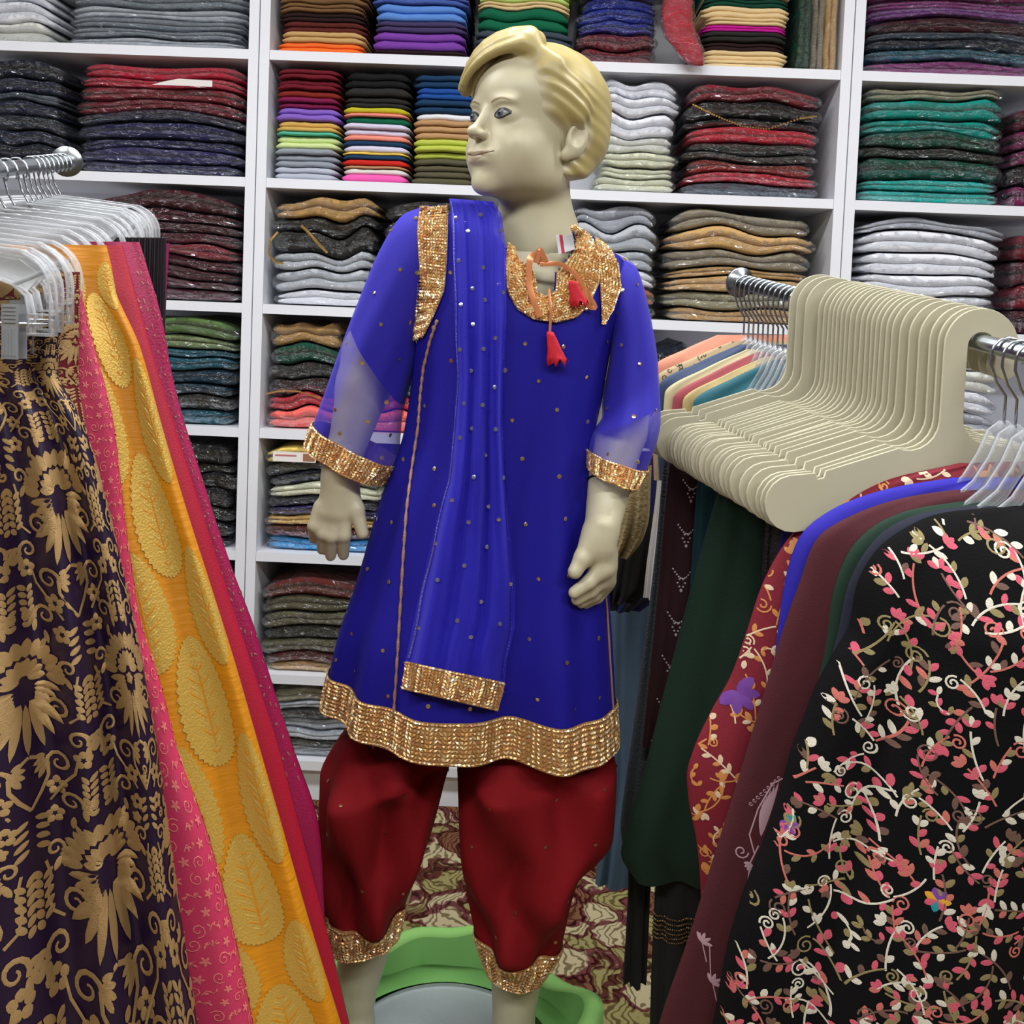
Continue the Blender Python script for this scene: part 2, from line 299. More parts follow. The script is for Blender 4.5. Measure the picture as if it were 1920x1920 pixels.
# second shelf
S('middle', 'leftmost stack', 1, 506, 634, 124, ['maroon*.8', 'maroon*.8', 'maroon*.9', 'maroon*.8', 'rust*1.1', 'berry*.9', 'berry*.8', 'lilac', 'lilac*1.1', 'mustard', 'mustard*.8', 'mint*.6', 'palelime*1.1', 'palelime', 'grey', 'grey', 'grey', 'lightgrey', 'lightgrey'], bag=False, layers=1, depth=0.25, inset=0.006)
S('middle', 'second stack', 1, 638, 768, 128, ['black*1.5', 'black*1.3', 'charcoal*1.5', 'charcoal', 'charcoal*.8', 'olivegold', 'salmon*.6', 'green*1.1', 'palelilac', 'palelilac', 'salmon', 'darkblue*.8', 'palelilac*1.1', 'yellow*.5', 'darkblue*.8', 'red', 'camel*.5', 'offwhite', 'pink*1.3'], bag=False, layers=1, depth=0.25, inset=0.006)
S('middle', 'blue and lime stack', 1, 771, 892, 130, ['darkblue', 'darkblue', 'cobalt', 'cobalt*.9', 'darkblue', 'darkblue', 'white', 'camel', 'camel', 'camel', 'chartreuse', 'chartreuse', 'chartreuse', 'oliveg', 'oliveg', 'oliveg', 'oliveg'], bag=False, layers=1, depth=0.25, inset=0.006)
S('middle', 'white stack', 1, 1120, 1278, 132, ['white*1.1', 'white*1.3', 'white*1.6', 'offwhite*1.1', 'cream', 'cream*.8', 'cream'], depth=0.27)
S('middle', 'red and black stack', 1, 1284, 1548, 138, ['winered*1.3', 'black*1.3', 'black*.6', 'scarlet*1.2', 'charcoal*.9', 'charcoal*.6', 'rust*.9', 'scarlet*.8', 'slate*.9'])
# third shelf
S('middle', 'mustard and black stack', 2, 500, 706, 370, ['gold*1.1', 'black*.8', 'charcoal*1.2', 'silver*.9', 'silver*1.2', 'white*.8'])
S('middle', 'black stack', 2, 714, 905, 366, ['charcoal*.8', 'black', 'black', 'black', 'charcoal'])
S('middle', 'pale grey stack', 2, 1062, 1240, 376, ['silvergrey*1.1', 'silver*1.4', 'silver*1.1', 'white*1.1', 'copper*.8', 'leafgreen'])
S('middle', 'tan stack', 2, 1248, 1530, 384, ['stone*1.1', 'tan*1.2', 'stone*1.1', 'gold*.6', 'tan*.9', 'champagne*1.1', 'gold*.8'])
# lower shelves
S('middle', 'beaded stack', 3, 494, 640, 604, ['gold*1.4', 'darkgreen*1.1', 'charcoal', 'darkbrown', 'scarlet*.9', 'coral*1.3'])
S('middle', 'dark stack', 3, 1180, 1300, 640, ['darknavy', 'black', 'maroon', 'indigo'])
S('middle', 'yellow and navy stack', 4, 490, 715, 838, ['lemon*1.4', 'darknavy', 'navy', 'cream*1.1', 'navy*.9', 'purplenavy*.9', 'mustard*.9', 'redbrown*1.2', 'skycyan*1.2'])
S('middle', 'grey and brown stack', 5, 486, 690, 1092, ['redbrown*1.2', 'oliveg', 'oliveg', 'charcoal', 'oliveg', 'redbrown*.8', 'tan*.7'])
S('middle', 'silver stack', 6, 500, 690, 1296, ['champagne*1.2', 'silver*.7', 'charcoal*.8', 'silver', 'silver*.8', 'charcoal*.6', 'silver'])
S('middle', 'metallic stack', 6, 700, 960, 1330, ['silver', 'charcoal', 'silver', 'silver', 'charcoal', 'silver'])
# behind the mannequin
S('middle', 'coral and plum stack', 3, 655, 800, 625, ['plum', 'charcoal', 'gold', 'darkgreen', 'scarlet', 'coral*1.3'])
S('middle', 'navy and wine stack', 3, 815, 980, 630, ['navy', 'winered', 'indigo', 'black', 'maroon'])
S('middle', 'teal and grey stack', 3, 1000, 1165, 640, ['teal', 'slate', 'darkteal', 'grey', 'charcoal'])
S('middle', 'pink and black stack', 4, 735, 910, 865, ['berry', 'black', 'orchid', 'charcoal', 'black'])
S('middle', 'olive and tan stack', 4, 930, 1130, 870, ['olive', 'tan', 'sage', 'stone', 'gold'])
S('middle', 'blue stack', 5, 715, 900, 1110, ['royalblue', 'deepblue', 'navy', 'indigo', 'slate'])
S('middle', 'rust and brown stack', 5, 925, 1120, 1115, ['rust', 'brown', 'redbrown', 'copper', 'darkbrown'])
# right unit
S('right', 'purple stack', 0, 1622, 1990, -110, ['plum', 'lavender', 'plum', 'orchid*.7', 'lavender*.8', 'darkmaroon*1.1', 'slate*.6', 'darknavy*.8', 'teal*.9', 'orchid*1.1'])
S('right', 'teal stack', 1, 1614, 1892, 150, ['champagne*.8', 'seateal*1.5', 'seateal', 'darkgreen*1.1', 'charcoal*.8', 'darkgreen*1.5', 'brightteal*.9', 'brightteal*.9'])
S('right', 'plum stack', 1, 1900, 2040, 190, ['burgundy', 'plum', 'plum', 'black', 'plum'])
S('right', 'white stack', 2, 1604, 1892, 398, ['silvergrey*.7', 'white*1.3', 'white*1.3', 'white*1.2', 'white', 'white'])
S('right', 'wine stack', 2, 1902, 2040, 440, ['maroon', 'burgundy', 'maroon', 'darkmaroon'])
S('right', 'white stack', 3, 1600, 1890, 640, ['white', 'offwhite', 'white', 'silvergrey', 'white'])
# upright bags at the right end of the top shelf
for k, (xp, c, nmm) in enumerate([(1512, 'darkgreen', 'dark green bagged garment standing upright beside the beige stack'), (1538, 'stone', 'grey-brown bagged garment standing upright, middle of three'), (1562, 'tan', 'tan bagged garment standing upright against the side panel')]):
    a = P(xp-12, 60, D).x; b = P(xp+12, 60, D).x; rng = random.Random(k)
    mb = MB(); zz = np.linspace(ZROW[0]+0.004, ZROW[0]+0.27, 14)
    for (sa, sb) in ((0, .5), (.52, 1)):
        x_0 = a+(b-a)*sa; x_1 = a+(b-a)*sb; pts = []
        for i, z in enumerate(zz):
            q = rng.uniform(-0.002, 0.002)
            for kk in range(7):
                an = PI*kk/6; r = (x_1-x_0)/2
                pts.append((x_0+r-r*math.cos(an)+q, D+0.03-r*math.sin(an)*1.2+q, z))
            pts.append((x_1, D+0.3, z)); pts.append((x_0, D+0.3, z))
        mb.grid(pts, 9, 14, True, 0, True)
    o = mb.build('bagged_garment', cloth_mat(c)); setp(o, nmm, 'garment', 'upright bags on the top shelf')
    mb = MB(); pts = []
    for i, z in enumerate(zz):
        for kk in range(11):
            an = PI*kk/10; r = (b-a)/2+0.001
            pts.append(((a+b)/2-r*math.cos(an)+rng.uniform(-.001, .001), D+0.026-r*math.sin(an)*1.2+rng.uniform(-.002, .002), z+(0.004 if i == 13 else 0)))
        pts.append((b, D+0.31, z)); pts.append((a, D+0.31, z))
    mb.grid(pts, 13, 14, True); mb.build('plastic_bag', BAG, o)
# red bag slumping over the front of the top shelf
path = [(1268, -60, -.0), (1272, -20, -.012), (1270, 25, -.02), (1276, 65, -.03), (1292, 95, -.035), (1306, 122, -.035)]
pp = [P(x, y, D+dy) for x, y, dy in path]
mb = MB(); rng = random.Random(3); ts = np.linspace(0, 5, 22); cen = [Vector([float(pchip(range(6), [p[i] for p in pp], t)) for i in range(3)]) for t in ts]
def blob(cen, rx, ry, n=16, j=0.0):
    pts = []
    for i, c in enumerate(cen):
        tt = i/(len(cen)-1); s = min(1, math.sin(PI*(0.04+0.93*tt))**0.35) if True else 1
        for k in range(n):
            a = 2*PI*k/n; pts.append((c.x+rx*s*math.cos(a)*(1+rng.uniform(-j, j)), c.y+ry*s*math.sin(a)*(1+rng.uniform(-j, j)), c.z+rng.uniform(-j, j)*0.01))
    return pts
mb.grid(blob(cen, .040, .019, 16, .04), 16, 22, True, 0, True); o = mb.build('bagged_garment', cloth_mat('scarlet'))
setp(o, 'red bagged garment slumping over the front of the top shelf', 'garment')
mb = MB(); mb.grid(blob(cen, .045, .023, 18, .10), 18, 22, True, 0, True); mb.build('plastic_bag', BAG, o)

# things shown through or on the bags
def find(lb):
    for o in sc.objects:
        if o.get('label', '').startswith(lb): return o
    print('not found', lb); return None
def beads_on(lb, pts, n, r, m, name='bead_trim', dy=-.010):
    o = find(lb); mb = MB(); c = [P(x, y, D+.012+dy) for x, y in pts]; k = len(c)
    for i in range(n):
        t = i/(n-1)*(k-1); a = min(k-2, int(t)); p = c[a].lerp(c[a+1], t-a)
        mb.add([p+Vector((r, 0, 0)), p-Vector((r, 0, 0)), p+Vector((0, 0, r)), p-Vector((0, 0, r)), p+Vector((0, -r, 0)), p+Vector((0, r, 0))], [(0, 2, 4), (2, 1, 4), (1, 3, 4), (3, 0, 4), (2, 0, 5), (1, 2, 5), (3, 1, 5), (0, 3, 5)])
    mb.build(name, m, o, False)
GB = mat('gold_trim_beads', 'D8B878', 0.25, 0.9)
beads_on('charcoal bagged garment, fourth from bottom in mustard', [(520, 436), (506, 452), (504, 476), (516, 492), (530, 494)], 26, .0042, GB)
beads_on('black bagged garment, fifth from bottom in mustard', [(566, 424), (582, 440), (598, 458), (612, 472)], 22, .0050, GB)
beads_on('black bagged garment, seventh from bottom in red and black', [(1300, 196), (1340, 216), (1390, 236), (1440, 242), (1500, 222), (1530, 218)], 52, .0034, GB, dy=-.014)
beads_on('scarlet bagged garment, second from bottom in beaded', [(500, 738), (530, 732), (560, 734), (600, 746)], 36, .0032, GB)
def card(lb, x0, y0, x1, y1, name, dy=-.012):
    o = find(lb); a = P(x0, y0, D+.012+dy); b = P(x1, y1, D+.012+dy); mb = MB(); mb.box(a.x, b.x, a.y, a.y+.001, b.z, a.z, 0); mb.box(a.x+.006, a.x+(b.x-a.x)*.55, a.y-.0006, a.y, b.z+(a.z-b.z)*.55, b.z+(a.z-b.z)*.72, 1); mb.box(a.x+(b.x-a.x)*.7, b.x-.003, a.y-.0006, a.y, b.z+.003, a.z-.003, 2)
    mb.build(name, [mat('card_white', 'ECE6E2', .6), mat('card_print', 'C07A78', .6), mat('card_photo', '9A6A50', .6)], o, False)
card('lemon bagged garment', 512, 846, 592, 868, 'label_card')
o = find('crimson bagged garment, eighth from bottom'); a = P(285, 150, D-.002); b = P(398, 160, D-.002); mb = MB(); mb.add([a+Vector((0, 0, -.012)), Vector((b.x, a.y, a.z-.012)), Vector((b.x, a.y, a.z+.004)), Vector((a.x+.07, a.y, a.z+.006)), Vector((a.x+.03, a.y, a.z-.003))], [(0, 1, 2, 3, 4)]); mb.build('paper_insert', mat('paper_white', 'E6E0DC', .7), o, False) if o else None
# ------------------------------------------------------------------ signed-distance sculpting
def vl(p): return np.sqrt((p*p).sum(-1))
def s_ell(p, c, r, R=None):
    q = p-np.array(c, np.float32)
    if R is not None: q = q @ np.asarray(R, np.float32)
    r = np.array(r, np.float32); k0 = vl(q/r); k1 = vl(q/(r*r))
    return k0*(k0-1)/np.maximum(k1, 1e-6)
def s_cone(p, a, b, ra, rb):
    a = np.array(a, np.float32); b = np.array(b, np.float32); ba = b-a; pa = p-a
    h = np.clip((pa @ ba)/max(1e-9, float(ba @ ba)), 0, 1)
    return vl(pa-h[..., None]*ba)-(ra+(rb-ra)*h)
def smin(a, b, k):
    h = np.clip(0.5+0.5*(b-a)/k, 0, 1); return b+(a-b)*h-k*h*(1-h)
def smax(a, b, k): return -smin(-a, -b, k)
def surface_nets(fn, lo, hi, h):
    lo = np.array(lo, float); hi = np.array(hi, float); n = np.ceil((hi-lo)/h).astype(int)+1
    gx, gy, gz = [lo[i]+h*np.arange(n[i]) for i in range(3)]
    F = np.empty(n, np.float32)
    step = max(1, int(1.5e6/(n[1]*n[2])))
    for i in range(0, n[0], step):
        X, Y, Z = np.meshgrid(gx[i:i+step], gy, gz, indexing='ij'); F[i:i+step] = fn(np.stack([X, Y, Z], -1).astype(np.float32))
    S = F < 0; nx, ny, nz = n
    acc = np.zeros((nx-1, ny-1, nz-1, 3), np.float32); cnt = np.zeros((nx-1, ny-1, nz-1), np.float32)
    for ax in range(3):
        o = [i for i in range(3) if i != ax]
        for d0 in (0, 1):
            for d1 in (0, 1):
                sa = [None]*3; sb = [None]*3
                sa[ax] = slice(0, n[ax]-1); sb[ax] = slice(1, n[ax])
                for oo, dd in zip(o, (d0, d1)):
                    sa[oo] = slice(dd, n[oo]-1+dd); sb[oo] = sa[oo]
                A = F[tuple(sa)]; B = F[tuple(sb)]; m = (A < 0) != (B < 0)
                t = np.where(m, A/np.where(m, A-B, 1), 0)
                acc[..., ax] += np.where(m, t, 0); acc[..., o[0]] += m*d0; acc[..., o[1]] += m*d1; cnt += m
    act = cnt > 0; idx = -np.ones(act.shape, int); ids = np.argwhere(act); idx[act] = np.arange(len(ids))
    V = lo+(ids+acc[act]/cnt[act][:, None])*h
    faces = []
    for ax in range(3):
        o = [i for i in range(3) if i != ax]
        sa = [slice(1, n[i]-1) for i in range(3)]; sa[ax] = slice(0, n[ax]-1); sb = list(sa); sb[ax] = slice(1, n[ax])
        A = S[tuple(sa)]; B = S[tuple(sb)]; e = np.argwhere(A != B)
        if not len(e): continue
        off = np.array([1, 1, 1]); off[ax] = 0; e2 = e+off; fl = A[tuple(e.T)]
        def g(a, b):
            q = e2.copy(); q[:, o[0]] -= a; q[:, o[1]] -= b; return idx[tuple(q.T)]
        Q = np.stack([g(1, 1), g(0, 1), g(0, 0), g(1, 0)], 1)
        if ax == 1: fl = ~fl
        Q[~fl] = Q[~fl][:, ::-1]; faces.append(Q)
    return V, np.concatenate(faces)
def fast_mesh(name, V, Fq, mats, parent=None, attr=None):
    me = bpy.data.meshes.new(name); me.vertices.add(len(V)); me.vertices.foreach_set('co', np.asarray(V, np.float32).ravel())
    me.loops.add(len(Fq)*4); me.loops.foreach_set('vertex_index', Fq.ravel().astype(np.int32))
    me.polygons.add(len(Fq)); me.polygons.foreach_set('loop_start', np.arange(len(Fq), dtype=np.int32)*4)
    me.polygons.foreach_set('loop_total', np.full(len(Fq), 4, np.int32)); me.polygons.foreach_set('use_smooth', np.ones(len(Fq), bool))
    for m in (mats if isinstance(mats, list) else [mats]): me.materials.append(m)
    me.update(calc_edges=True)
    if attr is not None:
        a = me.attributes.new('paint', 'FLOAT', 'POINT'); a.data.foreach_set('value', np.asarray(attr, np.float32))
    o = bpy.data.objects.new(name, me); sc.collection.objects.link(o)
    if parent is not None: o.parent = parent
    return o
# ------------------------------------------------------------------ the child mannequin
DM = 1.31
def V3(px, py, d=DM): return np.array(P(px, py, d))
HC = V3(1001, 243, DM)                       # head centre
HY = math.radians(-49)                       # face turned towards picture left
HT = math.radians(2.5)
ch, sh = math.cos(HY), math.sin(HY)
RZ = np.array([[ch, -sh, 0], [sh, ch, 0], [0, 0, 1]])
RT = np.array([[math.cos(HT), 0, math.sin(HT)], [0, 1, 0], [-math.sin(HT), 0, math.cos(HT)]])
RX = lambda a: np.array([[1, 0, 0], [0, math.cos(a), -math.sin(a)], [0, math.sin(a), math.cos(a)]])
HR = RT @ RZ @ RX(math.radians(-3))          # local -> world ; local front is -y, local +x the mannequin's left
HS = 0.955
def to_head(p): return ((p-HC) @ HR)/HS
def head_pt(l): return HC+HR @ (np.array(l)*HS)
def head_sdf_l(q, full=True):
    ax = np.abs(q[..., 0:1]); qs = np.concatenate([ax, q[..., 1:]], -1)
    d = s_ell(qs, (0, .012, .032), (.0705, .090, .073))
    d = smin(d, s_ell(qs, (0, -.040, .034), (.058, .046, .050)), .020)      # forehead
    d = smin(d, s_ell(qs, (0, -.022, -.026), (.0600, .062, .066)), .018)     # face
    d = smin(d, s_ell(qs, (.032, -.045, -.040), (.029, .032, .034)), .016)   # cheeks
    d = smin(d, s_ell(qs, (.0, -.044, -.068), (.040, .038, .031)), .022)     # jaw
    d = smin(d, s_ell(qs, (0, -.072, -.087), (.017, .014, .0135)), .016)     # chin
    d = smin(d, s_ell(qs, (.038, -.005, -.062), (.022, .034, .026)), .022)   # jaw angle
    d = smin(d, s_ell(qs, (.024, -.074, .018), (.020, .010, .0065)), .010)   # brow
    d = smax(d, -s_ell(qs, (.0285, -.0955, .002), (.0150, .0125, .0090)), .009)  # sockets
    d = smin(d, s_ell(qs, (.0290, -.0655, .0015), (.0155, .0165, .0135)), .005)  # eyeball and lids
    d = smin(d, s_cone(qs, (0, -.082, .004), (0, -.0965, -.0225), .0050, .0070), .011) # nose
    d = smin(d, s_ell(qs, (0, -.0995, -.0245), (.0082, .0080, .0066)), .006)
    d = smin(d, s_ell(qs, (.0092, -.0915, -.0268), (.0056, .0076, .0050)), .005)
    d = smin(d, s_ell(qs, (0, -.0785, -.051), (.026, .0115, .014)), .014)      # muzzle
    d = smin(d, s_ell(qs, (0, -.0860, -.0492), (.0205, .0056, .0034)), .006)   # upper lip
    d = smin(d, s_ell(qs, (0, -.0855, -.0580), (.0170, .0062, .0042)), .006)   # lower lip
    for (a, b) in (((0, -.0940, -.0535), (.012, -.0900, -.0526)), ((.012, -.0900, -.0526), (.0285, -.0765, -.0458))):
        d = smax(d, -s_cone(qs, a, b, .0010, .0002), .0022)                    # mouth line
    d = smax(d, -s_ell(qs, (0, -.0985, -.0395), (.0028, .004, .006)), .004)
    d = smax(d, -s_ell(qs, (0, -.093, -.0690), (.014, .006, .0035)), .006)    # under the lip
    d = smax(d, -s_ell(qs, (.0056, -.0975, -.0312), (.0024, .0034, .0018)), .002)   # nostril
    # ears
    th = math.radians(18); E = RX(math.radians(-14))
    e = s_ell(qs, (.0700, .016, -.015), (.0085, .0170, .0250), E)
    e = smax(e, -s_ell(qs, (.0790, .011, -.010), (.0082, .0105, .0150), E), .004)
    e = smin(e, s_ell(qs, (.0665, .004, -.0365), (.0065, .0080, .0085)), .006)
    return smin(d, e, .005)
NK0, NK1 = V3(1003, 330, DM+0.012), V3(1006, 452, DM+0.03)
SHL, SHR = V3(806, 462, DM+0.02), V3(1140, 532, DM+0.02)   # shoulder joints (picture left / right)
ELL, WRL = V3(699, 662, DM+0.015), V3(641, 872, DM-0.02)
ELR, WRR = V3(1172, 735, DM+0.02), V3(1129, 990, DM-0.085)
HPL, HPR = V3(800, 1190, DM+0.03), V3(1010, 1200, DM+0.03)
KNL, KNR = V3(735, 1520, DM+0.01), V3(985, 1560, DM+0.01)
ANL, ANR = V3(664, 1870, DM+0.03), V3(962, 1925, DM+0.02)
def capdist(p, box, fn, far=0.2):
    return fn(p)
HAND = []
def hand_prims():
    L = []
    def c(a, b, ra, rb, k): L.append((a, b, ra, rb, k))
    q = lambda x, y, dd=0: V3(x, y, DM-0.02+dd)
    # picture-left hand: back towards the camera
    c(q(640, 850), q(638, 900), .0205, .0205, .012)
    c(q(634, 905), q(615, 957, -.004), .0165, .0125, .012); c(q(641, 905), q(645, 960, -.004), .0175, .0130, .012)
    c(q(636, 900), q(630, 958, -.006), .0190, .0135, .012)
    for (k0, k1, k2, r) in (((600, 950), (589, 986), (589, 1010), .0083), ((612, 962), (605, 1000), (604, 1030), .0086),
                            ((629, 966), (622, 1006), (620, 1042), .0088), ((647, 964), (645, 1004), (644, 1040), .0090)):
        c(q(*k0, -.006), q(*k1, -.010), r*1.05, r, .006); c(q(*k1, -.010), q(*k2, .006), r, r*.80, .003)
    c(q(650, 912, 0), q(668, 955, -.008), .0125, .0100, .012); c(q(668, 955, -.008), q(680, 1000, -.012), .0100, .0078, .005)
    # picture-right hand: thumb side towards the camera, fingers curling to the left
    p = lambda x, y, dd=0: V3(x, y, DM-0.095+dd)
    c(p(1130, 985), p(1124, 1020), .0175, .0175, .012)
    c(p(1126, 1010, .004), p(1128, 1062, .006), .0175, .0165, .012); c(p(1132, 1040, .016), p(1133, 1085, .02), .0165, .0150, .012)
    c(p(1112, 1005), p(1093, 1046, -.010), .0130, .0105, .012); c(p(1093, 1046, -.010), p(1078, 1072, -.016), .0105, .0088, .005)
    for (k0, k1, k2, dd, r) in (((1128, 1068), (1104, 1092), (1077, 1111), 0.0, .0088), ((1134, 1082), (1108, 1108), (1082, 1124), .012, .0086),
                                ((1136, 1092), (1114, 1116), (1090, 1130), .024, .0082), ((1138, 1098), (1120, 1120), (1098, 1132), .036, .0075)):
        c(p(*k0, dd), p(*k1, dd-.006), r*1.15, r, .007); c(p(*k1, dd-.006), p(*k2, dd-.010), r, r*.85, .003)
    return L
HAND = hand_prims()
def body_sdf(p, parts='all'):
    d = None
    def u(x, k=.02):
        nonlocal d
        d = x if d is None else smin(d, x, k)
    if parts in ('all', 'head'):
        u(head_sdf_l(to_head(p))*HS)
        u(s_cone(p, NK0, NK1, .0445, .0470), .016)
    if parts in ('all', 'core', 'head'):
        if parts == 'core': u(s_cone(p, NK0, NK1, .0445, .0470), .016)
        u(s_cone(p, NK1+np.array([0, .01, -.02]), NK1+np.array([0, .01, -.05]), .060, .075), .04)
    if parts in ('all', 'core'):
        u(s_cone(p, SHL, SHR, .036, .036), .05)
        ch0 = (SHL+SHR)/2+np.array([0, .005, -.09]); u(s_ell(p, ch0, (.125, .085, .12)), .04)
        u(s_ell(p, ch0+np.array([-.01, 0, -.17]), (.105, .08, .12)), .05)
        u(s_ell(p, (HPL+HPR)/2+np.array([0, 0, .05]), (.125, .09, .11)), .05)
        for a, b, c in ((HPL, KNL, ANL), (HPR, KNR, ANR)):
            u(s_cone(p, a, b, .070, .045), .03); u(s_cone(p, b, b+(c-b)*.4, .044, .043), .02); u(s_cone(p, b+(c-b)*.4, c, .043, .0275), .02)
            f = c+np.array([.015, -.065, -.05]); u(s_cone(p, c, c+np.array([0, .01, -.045]), .027, .026), .01); u(s_cone(p, c+np.array([0, .0, -.045]), f, .026, .018), .015)
    if parts in ('all', 'core', 'arms'):
        for a, b, c in ((SHL, ELL, WRL), (SHR, ELR, WRR)):
            u(s_cone(p, a, b, .036, .0355), .02); u(s_cone(p, b, b+(c-b)*.3, .0365, .035), .02); u(s_cone(p, b+(c-b)*.3, c, .035, .0215), .01)
        u(np.minimum.reduce([s_cone(p, a, b, ra, rb) for a, b, ra, rb, k in HAND[:2]]), .01)
        acc = None
        for g0, g1 in ((0, 14), (14, len(HAND))):
            h = None
            for a, b, ra, rb, k in HAND[g0:g1]:
                x = s_cone(p, a, b, ra, rb); h = x if h is None else smin(h, x, k)
            d = smin(d, h, .008)
    if parts in ('all', 'core'): d = smax(d, (V3(880, 1990)[2]-.004)-p[..., 2], .003)
    return d
SKIN = bpy.data.materials.new('mannequin_paint'); SKIN.use_nodes = True
_b = SKIN.node_tree.nodes['Principled BSDF']; _b.inputs['Base Color'].default_value = lin('C6BEA0'); _b.inputs['Roughness'].default_value = 0.42; _b.inputs['Subsurface Weight'].default_value = 0.0
HAIRM = bpy.data.materials.new('painted_hair'); HAIRM.use_nodes = True
_n = HAIRM.node_tree; _b = _n.nodes['Principled BSDF']; _b.inputs['Roughness'].default_value = 0.38
_a = _n.nodes.new('ShaderNodeAttribute'); _a.attribute_name = 'paint'
_m = _n.nodes.new('ShaderNodeMix'); _m.data_type = 'RGBA'; _m.inputs[6].default_value = lin('C6BEA0'); _m.inputs[7].default_value = lin('AF9F68')
_n.links.new(_a.outputs['Fac'], _m.inputs[0]); _n.links.new(_m.outputs[2], _b.inputs['Base Color'])
mann = empty('mannequin', tuple(V3(880, 1990, DM)), 'child mannequin with molded blond hair, royal blue and gold tunic and red trousers', 'mannequin')
ORG = np.array(mann.location)
def split_blocks():
    Vs = []; Fs = []; k = 0
    hb_lo = HC-np.array([.125, .125, .135]); hb_hi = HC+np.array([.125, .13, .13])
    zcut = V3(1000, 478)[2]
    V, F_ = surface_nets(lambda p: body_sdf(p, 'head'), (hb_lo[0], hb_lo[1], zcut), (hb_hi[0], hb_hi[1], HC[2]+.14), .00155)
    Vs.append(V); Fs.append(F_+k); k += len(V)
    for c, e in ((WRL, (.055, .055)), (WRR, (.06, .07))):
        V, F_ = surface_nets(lambda p: body_sdf(p, 'arms'), (c[0]-e[0], c[1]-.06, c[2]-.135), (c[0]+e[0], c[1]+.075, c[2]+.03), .0019)
        Vs.append(V); Fs.append(F_+k); k += len(V)
    def core(p):
        d = body_sdf(p, 'core')
        return d
    V, F_ = surface_nets(core, (SHL[0]-.20, DM-.13, V3(880, 1990)[2]-.09), (SHR[0]+.12, DM+.16, SHL[2]+.065), .0058)
    keep0 = ~((V[:, 2] > zcut+.003) & (np.hypot(V[:, 0]-NK1[0], V[:, 1]-NK1[1]) < .075))
    # the finer blocks replace the coarse surface where both exist
    keep = keep0; arm = body_sdf(V[None].astype(np.float32), 'arms')[0] < .006
    for c, e in ((WRL, (.055, .055)), (WRR, (.06, .07))):
        keep &= ~(arm & (np.abs(V[:, 0]-c[0]) < e[0]-.004) & (V[:, 1] > c[1]-.056) & (V[:, 1] < c[1]+.071) & (V[:, 2] < c[2]+.026) & (V[:, 2] > c[2]-.131))
    F_ = F_[keep[F_].all(1)]
    Vs.append(V); Fs.append(F_+k)
    return np.concatenate(Vs), np.concatenate(Fs)
BV, BF = split_blocks()
body = fast_mesh('body', BV-ORG, BF, SKIN, mann)
# hair
def lockpts(l): return [np.array(x, np.float32) for x in l]
def hair_sdf(p):
    q = to_head(p); x, y, z = q[..., 0], q[..., 1], q[..., 2]
    d = s_ell(q, (0, .016, .037), (.0785, .0975, .0800))
    d = smin(d, s_ell(q, (0, .050, -.010), (.070, .056, .048)), .03)        # back of the head
    d = smin(d, s_ell(q, (0, .040, -.040), (.054, .036, .028)), .025)        # nape
    d = smin(d, s_ell(q, (.046, .030, -.060), (.020, .028, .034)), .02)
    # opening for the face
    face = s_ell(q, (.004, -.100, -.032), (.066, .082, .098))
    d = smax(d, -face, .010)
    d = smax(d, -s_ell(q, (.083, .006, -.021), (.022, .018, .027)), .006)    # around the ears
    d = smax(d, -s_ell(q, (-.083, .006, -.021), (.022, .018, .027)), .006)
    d = smax(d, -s_ell(q, (0, -.035, -.085), (.085, .055, .075)), .008)
    d = smax(d, -(z+.064-y*.10), .010)
    # swept fringe: curved locks from the parting across the forehead
    locks = (((.026, -.048, .105), (-.010, -.080, .104), (-.046, -.086, .078), (-.068, -.070, .042), .0165, .0085),
             ((.030, -.058, .100), (-.002, -.090, .094), (-.036, -.094, .070), (-.058, -.084, .040), .0120, .0055),
             ((.034, -.066, .092), (.006, -.092, .084), (-.022, -.098, .066), (-.043, -.094, .042), .0085, .0040),
             ((.020, -.034, .106), (-.030, -.062, .106), (-.064, -.060, .082), (-.078, -.044, .045), .0150, .0090))
    for a, b, c, e, r0, r1 in locks:
        t = np.linspace(0, 1, 8); pts = [((1-u)**3)*np.array(a)+3*u*(1-u)**2*np.array(b)+3*u*u*(1-u)*np.array(c)+u**3*np.array(e) for u in t]
        h = None
        for i in range(7):
            ra = r0+(r1-r0)*t[i]; rb = r0+(r1-r0)*t[i+1]; cc = s_cone(q, pts[i], pts[i+1], ra, rb); h = cc if h is None else np.minimum(h, cc)
        d = smin(d, h, .0035)
    # side roll on the near side of the parting
    for a, b, r0, r1 in (((.032, -.056, .092), (.060, -.026, .074), .011, .012), ((.056, -.040, .062), (.068, -.004, .050), .008, .010), ((.062, -.034, .040), (.074, .008, .030), .007, .010), ((.064, -.022, .020), (.075, .010, .014), .006, .008)):
        d = smin(d, s_cone(q, a, b, r0, r1), .018)
    # combed strands
    g = np.sin((z*1.0+y*0.42)*2*PI/.0155+np.sin(y*60)*1.2)
    side = np.clip((np.abs(x)-.045)/.02, 0, 1)*np.clip((.075-z)/.03, 0, 1)*np.clip((z+.09)/.03, 0, 1)*np.clip((y+.06)/.03, 0, 1)
    d = d+g*.0010*side*np.clip((.05-y)/.03, .25, 1)
    g2 = np.sin((y*0.9-x*0.5)*2*PI/.030)
    d = d+g2*.0006*np.clip((z-.06)/.03, 0, 1)
    return d*HS
lo = HC-np.array([.12, .13, .125]); hi = HC+np.array([.12, .13, .135])
HV, HF = surface_nets(hair_sdf, lo, hi, .0017)
pa = body_sdf(HV[None].astype(np.float32), 'head')[0]
hair = fast_mesh('hair', HV-ORG, HF, HAIRM, mann, np.clip((pa-0.0008)/.0075, 0, 1)); hair['label'] = 'molded blond hair'
